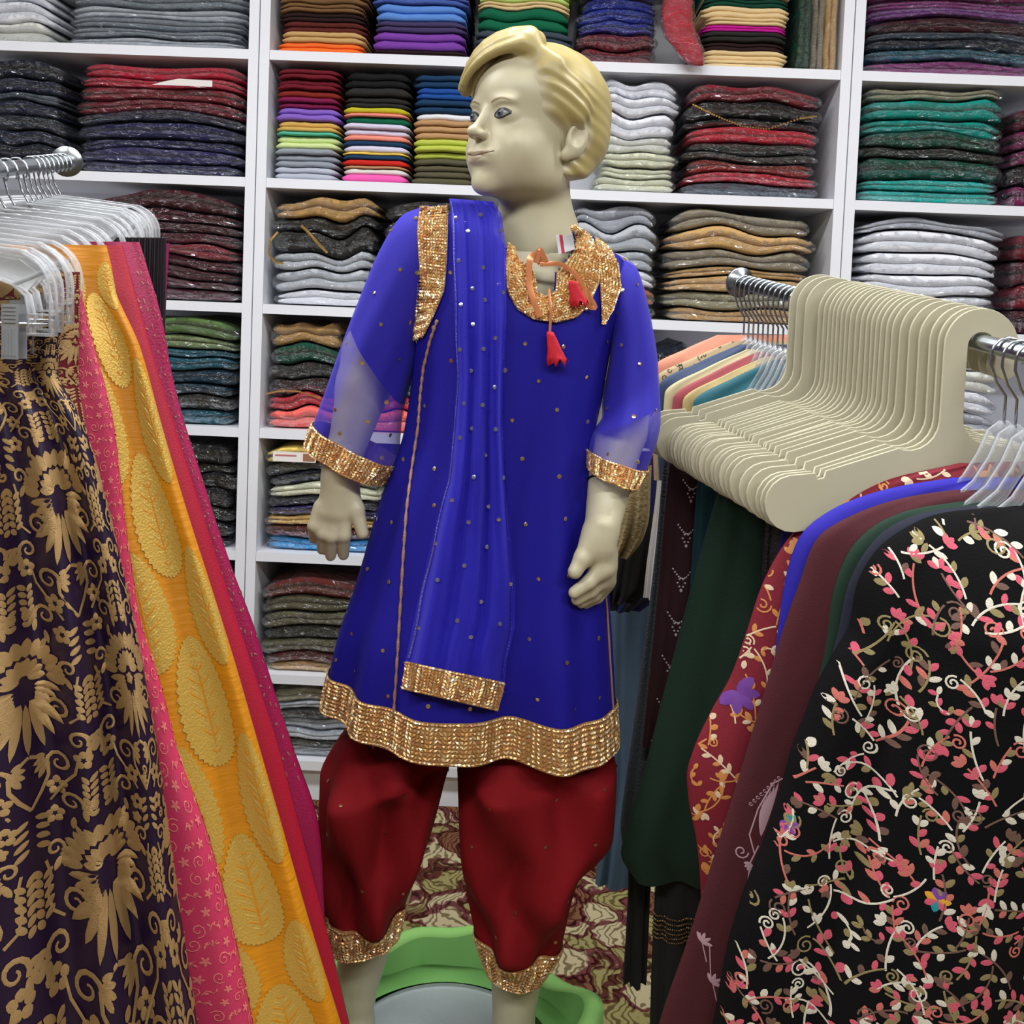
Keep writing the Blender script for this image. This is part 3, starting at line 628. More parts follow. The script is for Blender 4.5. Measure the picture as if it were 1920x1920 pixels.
print('body', len(BV), 'hair', len(HV))
# ------------------------------------------------------------------ painted face
BB = BVHTree.FromPolygons(BV.tolist(), BF.tolist())
def on_face(x, z, off):
    o = Vector(head_pt((x, -.16, z))); dr = Vector(HR @ np.array([0, 1., 0]))
    h, n, i, dd = BB.ray_cast(o, dr)
    if h is None: return Vector(head_pt((x, -.08, z)))
    return h - dr*off
def patch(mbx, xs, zu, zl, off, mi, nz=5):
    pts = []
    for j in range(nz):
        for i, x in enumerate(xs):
            t = j/(nz-1); pts.append(on_face(x, zu[i]*(1-t)+zl[i]*t, off)-Vector(ORG))
    mbx.grid(pts, len(xs), nz, False, mi)
M_LASH = mat('lash_paint', '2B2A2E', 0.4); M_SCL = mat('eye_grey_paint', '8F8E88', 0.3); M_IRIS = mat('iris_paint', '4F5866', 0.3); M_PUP = mat('pupil_paint', '17181C', 0.2)
M_BROW = mat('brow_paint', '94805F', 0.5); M_LIP = mat('lip_paint', 'AC9A7E', 0.4); M_CATCH = mat('catchlight_paint', 'DADCE0', 0.3)
for s in (1, -1):
    mb = MB(); cx = .0290*s; w = .0112; xs = np.linspace(-w, w, 17); t = xs/w
    sl = .0012*t*s                                        # outer corner a little higher
    zu = .0030+.0052*(1-np.abs(t)**2.2)-.0030*1+sl; zl = -.0040*(1-np.abs(t)**2.2)+.0+sl
    patch(mb, xs*1.16+cx, zu+.0030, zl*1.15-.0010, .0003, 0)
    patch(mb, xs+cx, zu, zl, .0006, 1)
    ic = cx-.0010*s*0-.0016; r = .0062
    xi = np.linspace(-r, r, 11); c = np.sqrt(np.maximum(0, r*r-xi*xi)); zz = np.interp(xi+ic-cx, xs, zu); zl2 = np.interp(xi+ic-cx, xs, zl)
    patch(mb, xi+ic, np.minimum(c+.0010, zz), np.maximum(-c+.0010, zl2), .0009, 2)
    r = .0024; xi = np.linspace(-r, r, 9); c = np.sqrt(np.maximum(0, r*r-xi*xi)); patch(mb, xi+ic, c+.0008, -c+.0008, .0012, 3, 3)
    r = .0009; xi = np.linspace(-r, r, 7); c = np.sqrt(np.maximum(0, r*r-xi*xi)); patch(mb, xi+ic+.0018, c+.0026, -c+.0026, .0015, 4, 3)
    mb.build('painted_eye', [M_LASH, M_SCL, M_IRIS, M_PUP, M_CATCH], mann)
    mb = MB(); tt = np.linspace(0, 1, 18); xs = s*(.0125+.0300*tt); zc = .0150+.0070*np.sin(tt*2.3)-.0035*tt; th = .0016*np.sin(PI*(tt*.86+.14))**.6+.0001
    patch(mb, xs, zc+th*.7, zc-th*.7, .0004, 0, 3); mb.build('eyebrow', M_BROW, mann)
mb = MB(); xs = np.linspace(-.0225, .0225, 25); t = np.abs(xs/.0225); zm = -.0533+.0052*t**1.7
patch(mb, xs, zm+.0046*(1-t**2)*(1-.25*np.exp(-(t/.15)**2))+.0002, zm-.0062*(1-t**2.2)-.0002, .0003, 0, 9); mb.build('lips', M_LIP, mann)
mb = MB(); patch(mb, xs*1.26, zm+.0009*t**3+.00045*(1-t**3)+.0001, zm-.00045*(1-t**3)-.0001, .0007, 0, 3); mb.build('mouth_line', mat('mouth_line_shade', '6E5E48', 0.5), mann)  # dark strip paints in the shade of the crease between the lips
# ------------------------------------------------------------------ lofted cloth
class Loft:
    """rings through pixel-measured left and right ends at the mannequin's depth; u runs left, front, right, back"""
    def __init__(s, rows, fold=None, pw=1.0, d=DM, shell=None):
        s.shell = shell
        s.A = []; s.B = []; s.r = []; s.N_ = len(rows)
        for r in rows:
            (ax, ay), (bx, by), dep = r[0], r[1], r[2]; off = r[3] if len(r) > 3 else 0
            s.A.append(V3(ax, ay, d+off)); s.B.append(V3(bx, by, d+off)); s.r.append(dep)
        s.A = np.array(s.A); s.B = np.array(s.B); s.r = np.array(s.r); s.fold = fold; s.pw = pw
        k = np.arange(s.N_); s.vs = k/(s.N_-1)
        s.len = np.linalg.norm(np.diff((s.A+s.B)/2, axis=0), axis=1).sum()
        V = np.linspace(0, 1, 101); s.TA = np.stack([pchip(s.vs, s.A[:, i], V) for i in range(3)], 1); s.TB = np.stack([pchip(s.vs, s.B[:, i], V) for i in range(3)], 1); s.TR = pchip(s.vs, s.r, V)
    def p(s, u, v, off=0.0):
        x = min(100, max(0, v*100)); i = min(99, int(x)); f = x-i
        A = s.TA[i]*(1-f)+s.TA[i+1]*f; B = s.TB[i]*(1-f)+s.TB[i+1]*f; r = s.TR[i]*(1-f)+s.TR[i+1]*f
        th = 2*PI*u; c = -math.cos(th); sn = math.sin(th)
        C = (A+B)/2; H = (B-A)/2; hl = np.linalg.norm(H)
        fd = s.fold((1-u) if (s.shell is not None and sn < 0) else u, v) if s.fold else 0.0
        k = 1+(off+fd*sn*sn)/max(hl, 1e-4); kd = r+off+fd
        if s.shell is not None and sn < 0: kd = -(r*s.shell+fd*min(1, -4*sn)-.003-off)
        q = C+H*c*k+np.array([0, -1, 0])*kd*sn
        return Vector(q)
    def n(s, u, v):
        e = 0.004; v0 = max(0, v-e); v1 = min(1, v+e)
        du = s.p(u+e, v)-s.p(u-e, v); dv = s.p(u, v1)-s.p(u, v0); n = dv.cross(du)
        return n.normalized() if n.length > 1e-9 else Vector((0, -1, 0))
    def circ(s, v):
        a = [s.p(k/24, v) for k in range(24)]; return sum((a[k]-a[k-1]).length for k in range(24))
    def mesh(s, mb, nu, nv, off=0.0, v0=0, v1=1, mi=0, org=ORG, u0=0, u1=1):
        full = (u1-u0) >= 0.999; nn = nu if full else nu+1
        pts = [s.p(u0+(u1-u0)*i/nu, v0+(v1-v0)*j/(nv-1), off)-Vector(org) for j in range(nv) for i in range(nn)]
        mb.grid(pts, nn, nv, full, mi)
GOLD_A = mat('gold_thread', 'E8BE80', 0.36, .65); GOLD_B = mat('bright_gold_bead', 'FFECC0', 0.26, .6); GOLD_C = mat('copper_bead', 'DCA678', 0.34, .65)
GOLD_BASE = mat('gold_braid_base', 'B88E58', 0.55, 0.35, bump=0.6, bscale=300)
def bead(mb, p, n, d, L=.0062, W=.0030, H=.0016, mi=0, org=ORG):
    d = (d-n*d.dot(n)).normalized(); b = n.cross(d); o = Vector(org); p = p-o
    v = [p+d*L/2, p-d*L/2, p+b*W/2, p-b*W/2, p+n*H+d*L*.12, p+n*H-d*L*.12]
    mb.add(v, [(0, 2, 4), (3, 0, 4), (2, 5, 4), (4, 5, 3), (2, 1, 5), (1, 3, 5)], mi)
def braid_band(lofty, v0, v1, off, name, parent, u0=0.0, u1=1.0, org=ORG, base_mat=None, nu=120, rng=None, dens=1.0, width=None):
    """a gold braid ribbon of beads in herringbone between two heights of a loft"""
    rng = rng or random.Random(5); mb = MB(); lofty.mesh(mb, nu, 4, off, v0, v1, 3, org, u0, u1)
    vm = (v0+v1)/2; C = lofty.circ(vm)*(u1-u0); W = width or (lofty.p(.25, v1)-lofty.p(.25, v0)).length
    step = .0042/dens; na = int(C/step); nb = max(3, int(W/(.0040/dens)))
    for a in range(na):
        for b in range(nb):
            u = u0+(u1-u0)*(a+.5)/na; tb = (b+.5)/nb; v = v0+(v1-v0)*tb
            p = lofty.p(u, v, off+.0004); n = lofty.n(u, v)
            if n.length < .5: continue
            e = .002; du = (lofty.p(u+e, v)-lofty.p(u-e, v)).normalized(); dv = du.cross(n)*-1
            edge = b in (0, nb-1)
            ang = rng.uniform(-.25, .25) if edge else (1 if (a//2) % 2 else -1)*0.75+rng.uniform(-.3, .3)
            if edge: p = p+dv*(-1 if b else 1)*.0*1
            dd = du*math.cos(ang)+dv*math.sin(ang); nn = (n+Vector((rng.uniform(-.3, .3), rng.uniform(-.3, .3), rng.uniform(-.3, .3)))).normalized()
            bead(mb, p+n*rng.uniform(0, .0006), nn, dd, rng.uniform(.0064, .0084), rng.uniform(.0030, .0042), rng.uniform(.0014, .0022), rng.choice((0, 0, 1, 2)), org)
    return mb.build(name, [GOLD_A, GOLD_B, GOLD_C, GOLD_BASE], parent, smooth=False)
def sequins(lofty, spacing, off, parent, m, v0=.02, v1=.97, seed=1, r=.0029, org=ORG, reject=None, mb=None, mi=1):
    rng = random.Random(seed); v = v0; row = 0; L = lofty.len
    while v < v1:
        C = lofty.circ(v); k = max(3, int(C/spacing))
        for i in range(k):
            u = (i+.5*(row % 2)+rng.uniform(-.22, .22))/k; vv = min(v1, max(v0, v+rng.uniform(-.2, .2)*spacing/L))
            p = lofty.p(u, vv, off); n = lofty.n(u, vv)
            if reject and reject(u, vv, p): continue
            n = (n+Vector((rng.uniform(-.25, .25), rng.uniform(-.25, .25), rng.uniform(-.25, .25)))).normalized()
            disc(mb, p, n, r*rng.uniform(.85, 1.1), rng, org, mi=mi)
        v += spacing*.9/L; row += 1
def disc(mb, p, n, r, rng, org=ORG, k=6, mi=0):
    a = n.orthogonal().normalized(); b = n.cross(a); o = Vector(org); t0 = rng.uniform(0, 6.28)
    mb.add([p+n*.0004-o]+[p-o+(a*math.cos(t0+2*PI*i/k)+b*math.sin(t0+2*PI*i/k))*r for i in range(k)], [(0, 1+i, 1+(i+1) % k) for i in range(k)], mi)
BLUE = mat('royal_blue_georgette', '1B158A', 0.7, spec=0.2, sheen=0.12, bump=0.25, bscale=900, bdist=0.0008, var=0.10, vscale=5)
SEQ = mat('champagne_sequin', 'E2C9A0', 0.16, 0.9); SEQC = mat('copper_sequin', 'B98A62', 0.25, 0.9)
def sheer(name, col, fac, rough=0.7):
    m = bpy.data.materials.new(name); m.use_nodes = True; nt = m.node_tree; N = nt.nodes; b = N['Principled BSDF']
    b.inputs['Base Color'].default_value = lin(col); b.inputs['Roughness'].default_value = rough; b.inputs['Sheen Weight'].default_value = 0.08
    tr = N.new('ShaderNodeBsdfTransparent'); mx = N.new('ShaderNodeMixShader'); lw = N.new('ShaderNodeLayerWeight'); lw.inputs[0].default_value = 0.35
    mr = N.new('ShaderNodeMapRange'); mr.inputs[3].default_value = fac; mr.inputs[4].default_value = min(1, fac+.45)
    nt.links.new(lw.outputs['Facing'], mr.inputs[0]); nt.links.new(mr.outputs[0], mx.inputs[0]); nt.links.new(tr.outputs[0], mx.inputs[1]); nt.links.new(b.outputs[0], mx.inputs[2]); nt.links.new(mx.outputs[0], N['Material Output'].inputs[0])
    return m
SHEER_BLUE = sheer('sheer_blue_net', '3A30C8', 0.36); DUP_BLUE = sheer('sheer_blue_scarf', '241CC0', 0.55)
def kfold(u, v):
    a = .0012+.030*max(0, v-.40)**1.3*(1 if v < .95 else 1); t = 2*PI*u
    return a*(math.sin(5*t+.6+1.2*v)+.6*math.sin(9*t+2.1-1.5*v)+.35*math.sin(14*t+v*3))
KROWS = [((925, 462), (1086, 452), .057, .022), ((900, 425), (1102, 440), .064, .02), ((835, 398), (1135, 462), .070, .015), ((776, 412), (1178, 502), .076, .01), ((770, 480), (1180, 560), .085, .005),
         ((776, 590), (1150, 640), .094, 0), ((774, 690), (1134, 720), .096, 0), ((760, 800), (1122, 820), .098, 0), ((716, 930), (1126, 940), .102, 0), ((672, 1080), (1140, 1085), .112, 0),
         ((634, 1195), (1150, 1235), .122, 0), ((606, 1318), (1158, 1396), .120, 0)]
KL = Loft(KROWS, kfold)
mb = MB(); KL.mesh(mb, 200, 190); nkv, nkf = len(mb.v), len(mb.f); sequins(KL, .052, .0010, None, None, .12, .945, 3, mb=mb); kurta = mb.build('kurta', [BLUE, SEQ], mann); kurta['label'] = 'royal blue tunic with gold braid'
KB = BVHTree.FromPolygons([Vector(v)+Vector(ORG) for v in mb.v[:nkv]], mb.f[:nkf])
oc = [(952, 456), (946, 500), (950, 545), (968, 580), (1000, 600), (1042, 606), (1080, 596), (1104, 570), (1122, 530), (1124, 490), (1108, 452), (1078, 420)]
ic = [(964, 466), (968, 482), (985, 496), (1002, 512), (1006, 548), (1020, 556), (1040, 548), (1042, 512), (1058, 494), (1072, 476), (1078, 455), (1070, 425)]
def proj(p):
    v = Vector(p)-CAM; z = v.dot(Fv); return CX+FPX*v.dot(Rv)/z, CY-FPX*v.dot(Uv)/z
def inside(x, y, poly):
    c = False; n = len(poly)
    for i in range(n):
        (x1, y1), (x2, y2) = poly[i], poly[i-1]
        if (y1 > y) != (y2 > y) and x < (x2-x1)*(y-y1)/(y2-y1)+x1: c = not c
    return c
def cut_neck(o):
    import bmesh
    poly = [(925, 330), (925, 440), (958, 470)]+ic[1:]+[(1090, 330)]
    bm = bmesh.new(); bm.from_mesh(o.data); kill = []
    for f in bm.faces:
        c = f.calc_center_median()+Vector(ORG)
        if c.y < DM+.03 and inside(*proj(c), poly): kill.append(f)
    bmesh.ops.delete(bm, geom=kill, context='FACES'); bm.to_mesh(o.data); bm.free()
def onk(px, py, off=0.0, fb=DM-.09):
    r = ray(px, py).normalized(); h, n, i, dd = KB.ray_cast(CAM, r)
    if h is None: return P(px, py, fb), Vector((0, -1, 0))
    if n.dot(r) > 0: n = -n
    return h+n*off, n
# hem braid: the bottom 60 px of the tunic
braid_band(KL, .952, 1.0, .0012, 'hem_braid', kurta, nu=144, width=.040)
# sleeves
SLL = Loft([((806, 386), (800, 600), .050, .01), ((758, 404), (792, 640), .056, .005), ((714, 470), (778, 690), .056), ((676, 560), (764, 735), .058), ((640, 655), (752, 785), .058), ((612, 735), (748, 835), .058), ((594, 786), (748, 866), .058), ((577, 836), (718, 908), .056)],
           lambda u, v: .004*v*math.sin(2*PI*u*4+6*v)+.0025*v*math.sin(2*PI*u*9+1+5*v))
SLR = Loft([((1142, 640), (1158, 478), .050, .015), ((1136, 690), (1190, 500), .056, .012), ((1126, 740), (1214, 575), .058, .01), ((1116, 785), (1232, 690), .060, .0), ((1106, 812), (1236, 785), .062, -.025), ((1104, 838), (1212, 872), .056, -.040), ((1106, 880), (1190, 912), .052, -.050)],
           lambda u, v: .004*v*math.sin(2*PI*u*4+1+4*v)+.003*v*math.sin(2*PI*u*8+5*v))
for L_, vb, vl_, nm in ((SLL, .875, .50, 'left'), (SLR, .845, .62, 'right')):
    mb = MB(); L_.mesh(mb, 72, 50, .0012); sequins(L_, .050, .0024, None, None, .06, vb-.03, 9, mb=mb); sl = mb.build('sleeve', [SHEER_BLUE, SEQ], kurta)
    mb = MB(); L_.mesh(mb, 72, 30, -.0008, 0, vl_); mb.build('sleeve_lining', BLUE, kurta)
    braid_band(L_, vb, 1.0, .0026, 'cuff_braid', kurta, nu=72, width=.040)
# flat braids sewn on the front: armhole bands and collar, following the tunic
def front_braid(poly_l, poly_r, name, na, nb, off=.0015, seed=1, extra=None, tar=None, par=kurta, base_off=None):
    rng = random.Random(seed); L = np.array(poly_l, float); Rr = np.array(poly_r, float); T = np.linspace(0, 1, len(L)); mb = MB()
    f = tar or onk
    def q(t, s): a = np.array([np.interp(t, T, L[:, k]) for k in (0, 1)]); b = np.array([np.interp(t, T, Rr[:, k]) for k in (0, 1)]); return a+(b-a)*s
    M_ = 4; NN = 3*len(L)
    mb.grid([f(*q(j/NN, i/M_), off*.8)[0]-Vector(ORG) for j in range(NN+1) for i in range(M_+1)], M_+1, NN+1, False, 3)
    for a in range(na):
        for b in range(nb):
            t = (a+.5)/na; s = (b+.5)/nb; x, y = q(t, s); p, n = f(x, y, off); p2, _ = f(*q(min(1, t+.02), s), off); d = p2-p
            if d.length < 1e-6: continue
            d.normalize(); e = d.cross(n); ang = 0.3*rng.uniform(-1, 1) if b in (0, nb-1) else (1 if (a//2) % 2 else -1)*.8+rng.uniform(-.4, .4)
            dd = d*math.cos(ang)+e*math.sin(ang); nn = (n+Vector((rng.uniform(-.35, .35), rng.uniform(-.2, .2), rng.uniform(-.35, .35)))).normalized()
            bead(mb, p, nn, dd, rng.uniform(.0058, .0080), rng.uniform(.0028, .0038), rng.uniform(.0016, .0026), rng.choice((0, 0, 1, 1, 2)))
    return mb.build(name, [GOLD_A, GOLD_B, GOLD_C, GOLD_BASE], par, smooth=False)
# a combined target of tunic and sleeves for the armhole bands
_v = []; _f = []
for o_ in [kurta]+[c for c in kurta.children if c.name.startswith('sleeve_lining')]:
    k = len(_v); _v += [v.co+Vector(ORG) for v in o_.data.vertices]; _f += [tuple(i+k for i in p.vertices) for p in o_.data.polygons]
KB2 = BVHTree.FromPolygons(_v, _f)
def onk2(px, py, off=0.0):
    r = ray(px, py).normalized(); h, n, i, dd = KB2.ray_cast(CAM, r)
    if h is None: return P(px, py, DM-.03), Vector((0, -1, 0))
    if n.dot(r) > 0: n = -n
    return h+n*off, n
front_braid([(788, 392), (782, 430), (783, 480), (786, 540), (784, 600), (775, 640)], [(840, 384), (842, 430), (840, 490), (836, 545), (818, 590), (798, 630)], 'armhole_braid', 46, 11, tar=onk2, off=.0035, seed=4)
front_braid([(1112, 446), (1118, 480), (1122, 520), (1124, 560), (1126, 605)], [(1142, 470), (1158, 500), (1162, 540), (1150, 575), (1130, 608)], 'armhole_braid', 32, 7, tar=onk2, off=.0035, seed=5)
# round collar with keyhole
front_braid(oc, ic, 'collar_braid', 78, 11, off=.004, seed=6)
cut_neck(kurta)
# copper seam piping down the front, and at the right side
pip = [(822, 600), (808, 640), (796, 690), (790, 740), (786, 800), (774, 880), (764, 960), (756, 1060), (750, 1160), (745, 1260), (740, 1345)]
mb = MB(); mb.tube([onk(float(np.interp(t, range(11), [q[0] for q in pip])), float(np.interp(t, range(11), [q[1] for q in pip])), .0018)[0]-Vector(ORG) for t in np.linspace(0, 10, 90)], [.0019+.0006*math.sin(i*2.1) for i in range(90)], 6)
mb.build('seam_piping', mat('copper_piping', 'AE8478', 0.45, 0.3, bump=0.5, bscale=500), kurta)
mb = MB(); pip2 = [(1128, 1060), (1136, 1140), (1142, 1240), (1150, 1360)]
mb.tube([onk(float(np.interp(t, range(4), [q[0] for q in pip2])), float(np.interp(t, range(4), [q[1] for q in pip2])), .0015)[0]-Vector(ORG) for t in np.linspace(0, 3, 40)], .0016, 6)
mb.build('seam_piping', MATS['copper_piping'], kurta)
# ------------------------------------------------------------------ trousers
RED = mat('dark_red_georgette', '780F16', 0.8, spec=0.15, sheen=0.12, bump=0.3, bscale=800, bdist=0.001, var=0.12, vscale=6)
TL = Loft([((690, 1190), (870, 1200), .060, .01), ((672, 1330), (855, 1360), .062, .01), ((625, 1400), (850, 1410), .088, .01), ((602, 1450), (838, 1450), .098), ((603, 1550), (812, 1550), .090), ((606, 1630), (782, 1635), .078), ((604, 1712), (757, 1705), .056), ((610, 1762), (745, 1757), .046)],
          lambda u, v: (.015*math.sin(2*PI*u*3+10*v)+.011*math.sin(2*PI*u*6-14*v+1)+.003*math.sin(2*PI*u*11+7*v))*min(1, v*3)*(1 if v < .83 else max(.12, 1-(v-.83)*9)))
TR = Loft([((862, 1190), (1120, 1200), .085, .01), ((862, 1340), (1110, 1350), .075, .01), ((857, 1400), (1146, 1400), .090, .01), ((858, 1450), (1156, 1450), .098), ((862, 1550), (1150, 1545), .092), ((868, 1625), (1092, 1632), .082), ((880, 1690), (1072, 1690), .066), ((893, 1752), (1050, 1778), .052), ((912, 1806), (1014, 1832), .042)],
          lambda u, v: (.015*math.sin(2*PI*u*3+9*v+2)+.011*math.sin(2*PI*u*5-15*v+1)+.003*math.sin(2*PI*u*10+9*v))*min(1, v*3)*(1 if v < .83 else max(.12, 1-(v-.83)*9)))
mb = MB(); TL.mesh(mb, 110, 90); TR.mesh(mb, 110, 90); sequins(TL, .075, .0012, None, None, .2, .8, 21, r=.0026, mb=mb); sequins(TR, .075, .0012, None, None, .2, .82, 22, r=.0026, mb=mb); trou = mb.build('trousers', [RED, SEQC], mann); trou['label'] = 'dark red gathered trousers with gold cuffs'
for q, vb in ((TL, .835), (TR, .858)):
    braid_band(q, vb, 1.0, .0016, 'cuff_braid', trou, nu=60, width=.040)
# ------------------------------------------------------------------ scarf over the shoulder
lt = [(372, 842), (400, 846), (500, 850), (600, 852), (700, 856), (800, 850), (900, 838), (1000, 812), (1100, 790), (1180, 772), (1240, 760), (1292, 752)]
rt = [(372, 920), (400, 940), (470, 950), (600, 950), (700, 946), (800, 945), (900, 950), (1000, 958), (1100, 966), (1180, 965), (1240, 950), (1290, 946), (1332, 934)]
NU, NV = 34, 90
def dup_px(s, t):
    yl = 372+(1292-372)*t; yr = 378+(1334-378)*t
    xl = float(np.interp(yl, [a for a, b in lt], [b for a, b in lt])); xr = float(np.interp(yr, [a for a, b in rt], [b for a, b in rt]))
    return xl+(xr-xl)*s, yl+(yr-yl)*s
G = np.zeros((NV+1, NU+1))
for j in range(NV+1):
    for i in range(NU+1):
        x, y = dup_px(i/NU, j/NV); r = ray(x, y).normalized(); h, n, k, dd = KB2.ray_cast(CAM, r)
        G[j, i] = h.y if h is not None else np.nan
for j in range(NV+1):
    row = G[j]; ok = ~np.isnan(row); G[j] = np.interp(np.arange(NU+1), np.where(ok)[0], row[ok]) if ok.any() else np.nan
ok = ~np.isnan(G[:, 0])
for i in range(NU+1): G[:, i] = np.interp(np.arange(NV+1), np.where(ok)[0], G[ok, i])
for _ in range(6):
    K_ = G.copy(); K_[1:-1] = np.minimum(G[1:-1], (G[:-2]+G[2:]+G[1:-1])/3); K_[:, 1:-1] = np.minimum(K_[:, 1:-1], (K_[:, :-2]+K_[:, 2:]+K_[:, 1:-1])/3); G = K_
def dup_pt(s, t, off=0.0):
    x, y = dup_px(s, t); j = t*NV; i = s*NU; j0 = min(NV-1, int(j)); i0 = min(NU-1, int(i)); fj = j-j0; fi = i-i0
    g = (G[j0, i0]*(1-fi)+G[j0, i0+1]*fi)*(1-fj)+(G[j0+1, i0]*(1-fi)+G[j0+1, i0+1]*fi)*fj
    pl = (.0065*(math.sin(s*2*PI*3.2+1.5*t)+.5*math.sin(s*2*PI*6.5+2-3*t)))*min(1, .35+1.2*t)
    return P(x, y, g-.013+pl-off)
mb = MB(); pts = []
for k in range(8, 0, -1):                                # the part that falls behind the shoulder
    for i in range(NU+1):
        p0 = dup_pt(i/NU, 0); a = k/8; pts.append(p0+Vector((0, .03+.12*math.sin(a*PI/2)-.03*(1-a), .008*math.sin(a*PI)-.16*a*a))-Vector(ORG))
for j in range(NV+1):
    for i in range(NU+1): pts.append(dup_pt(i/NU, j/NV)-Vector(ORG))
mb.grid(pts, NU+1, NV+9, False)
rng = random.Random(8)
for j in range(20):
    for i in range(4):
        u = (i+.5+rng.uniform(-.3, .3))/4; v = (j+.5+rng.uniform(-.35, .35))/21
        if (i+j) % 2 == 0 and v < .93: disc(mb, dup_pt(u, v, .0025), (Vector((0, -1, 0))+Vector((rng.uniform(-.3, .3), 0, rng.uniform(-.3, .3)))).normalized(), .0028, rng, mi=1)
dup = mb.build('scarf', [DUP_BLUE, mat('silver_blue_sequin', 'B8BCE0', 0.18, 0.9)], mann); dup['label'] = 'sheer blue scarf over one shoulder'
# second layer of the folded scarf, lying just behind the first
mb = MB(); mb.grid([dup_pt(.04+.9*i/NU, j/NV*.95, -.005-.003*math.sin(i*.9))-Vector(ORG) for j in range(NV+1) for i in range(NU+1)], NU+1, NV+1, False); mb.build('inner_layer', DUP_BLUE, dup)
class DupL:
    len = .66
    def p(s, u, v, off=0): return dup_pt(min(1, max(0, u)), min(1, max(0, v)), off+.001)
    def n(s, u, v):
        a = s.p(u+.01, v)-s.p(u-.01, v); b = s.p(u, min(1, v+.01))-s.p(u, max(0, v-.01)); n = a.cross(b); n = n.normalized() if n.length > 1e-9 else Vector((0, -1, 0)); return n if n.y < 0 else -n
    def circ(s, v): return (s.p(1, v)-s.p(0, v)).length*1.05
    def mesh(s, mb, nu, nv, off, v0, v1, mi, org, u0=0, u1=1): mb.grid([s.p(u0+(u1-u0)*i/nu, v0+(v1-v0)*j/(nv-1), off)-Vector(org) for j in range(nv) for i in range(nu+1)], nu+1, nv, False, mi)
DL = DupL()
braid_band(DL, .943, 1.0, .001, 'end_braid', dup, nu=30, width=.038, u0=.0, u1=1)
for u, nm, c in ((.03, 'edge_ribbon', '6460BC'), (.97, 'edge_ribbon', '3E38B0')):
    mb = MB(); w = .011 if u < .5 else .007
    mb.grid([DL.p(u-w+2*w*i/2+.01*math.sin(j*.35), .005+.93*j/100, .0015)-Vector(ORG) for j in range(101) for i in range(3)], 3, 101, False); mb.build(nm, mat('silver_edge_'+c, c, 0.35, 0.5, bump=0.8, bscale=400), dup)
# neckline cords, tassels, price tag, wristband
CORD = mat('orange_satin_ribbon', 'D98A5A', 0.28, 0.25)
def kp(x, y, off): return onk(x, y, off)[0]-Vector(ORG)
def strip(pts, wd, name, m, par):
    mb = MB(); P_ = []
    n = len(pts); c = [Vector([float(pchip(range(n), [q[k] for q in pts], t)) for k in range(3)]) for t in np.linspace(0, n-1, n*7)]
    for i, p in enumerate(c):
        d = (c[min(i+1, len(c)-1)]-c[max(0, i-1)]).normalized(); s = d.cross(Vector((0, -1, .1*math.sin(i*.5)))).normalized()
        P_ += [p-s*wd, p+Vector((0, -.0006, 0)), p+s*wd]
    mb.grid(P_, 3, len(c), False); return mb.build(name, m, par)
strip([kp(1012, 498, .008), kp(1000, 485, .014), kp(990, 492, .014), kp(990, 530, .010), kp(1000, 570, .009), kp(1010, 596, .008)], .0036, 'neck_ribbon', CORD, kurta)
strip([kp(1002, 498, .010), kp(1008, 478, .016), kp(1018, 492, .012), kp(1022, 500, .009)], .0034, 'neck_ribbon', CORD, kurta)
strip([kp(1010, 500, .009), kp(1040, 500, .012), kp(1068, 515, .012), kp(1090, 545, .010), kp(1106, 572, .010), kp(1108, 578, .010), kp(1100, 578, .010), kp(1092, 560, .012), kp(1088, 545, .013)], .0028, 'neck_ribbon', CORD, kurta)
strip([kp(1026, 545, .009), kp(1029, 590, .009), kp(1028, 628, .006)], .0015, 'tassel_cord', CORD, kurta)
TAS = mat('red_tassel', 'C8142A', 0.7, sheen=0.5, bump=0.6, bscale=500, stretch=(1, 1, .2))
def tassel(a, w0, w1, ln, tilt, nm='tassel'):
    mb = MB(); pts = []
    for j in range(8):
        t = j/7; w = w0+(w1-w0)*t
        for k in range(18):
            q = 2*PI*k/18; rr = w*(1+.10*math.sin(k*5+j)*(t)); pts.append(a+Vector((tilt*t*ln+rr*math.cos(q), rr*.35*math.sin(q), -ln*t+(.006*math.sin(k*2.3) if j == 7 else 0))))
    mb.grid(pts, 18, 8, True, 0, True); return mb.build(nm, TAS, kurta)
tassel(kp(1027, 622, .010), .0040, .0125, .036, .30); tassel(kp(1066, 532, .014), .005, .011, .028, .35)
mb = MB(); a = kp(1036, 452, .016); r_ = Vector((1, .1, 0)); d_ = Vector((.18, 0, -1)).normalized()
for x0_, x1_, mi in ((0, .004, 0), (.004, .008, 1), (.008, .021, 0)):
    mb.add([a+r_*x0_, a+r_*x1_, a+r_*x1_+d_*.024*(1-.3*(x1_/.021)), a+r_*x0_+d_*.024*(1-.3*(x0_/.021))], [(0, 1, 2, 3)], mi)
mb.build('price_tag', [mat('tag_card', 'E4E6EE', 0.5), mat('tag_red', 'C8384A', 0.5)], kurta)
mb = MB(); c = (V3(1140, 938, DM-.012)); pts = []
ax = Vector(WRR-ELR).normalized(); e1 = Vector((0, -1, 0)); e1 = (e1-ax*e1.dot(ax)).normalized(); e2 = ax.cross(e1)
t_ = (Vector(c)-Vector(ELR)).dot(ax)/(Vector(WRR)-Vector(ELR)).length; ctr = Vector(ELR)+(Vector(WRR)-Vector(ELR))*t_
fr = (t_-.3)/.7; rw = .035+(.0215-.035)*fr+.0006
mb.tube([ctr-Vector(ORG)+(e1*math.cos(q)+e2*math.sin(q))*rw for q in np.linspace(0, 2*PI, 40)], .0016, 6); mb.build('wristband', BLACKR, mann)
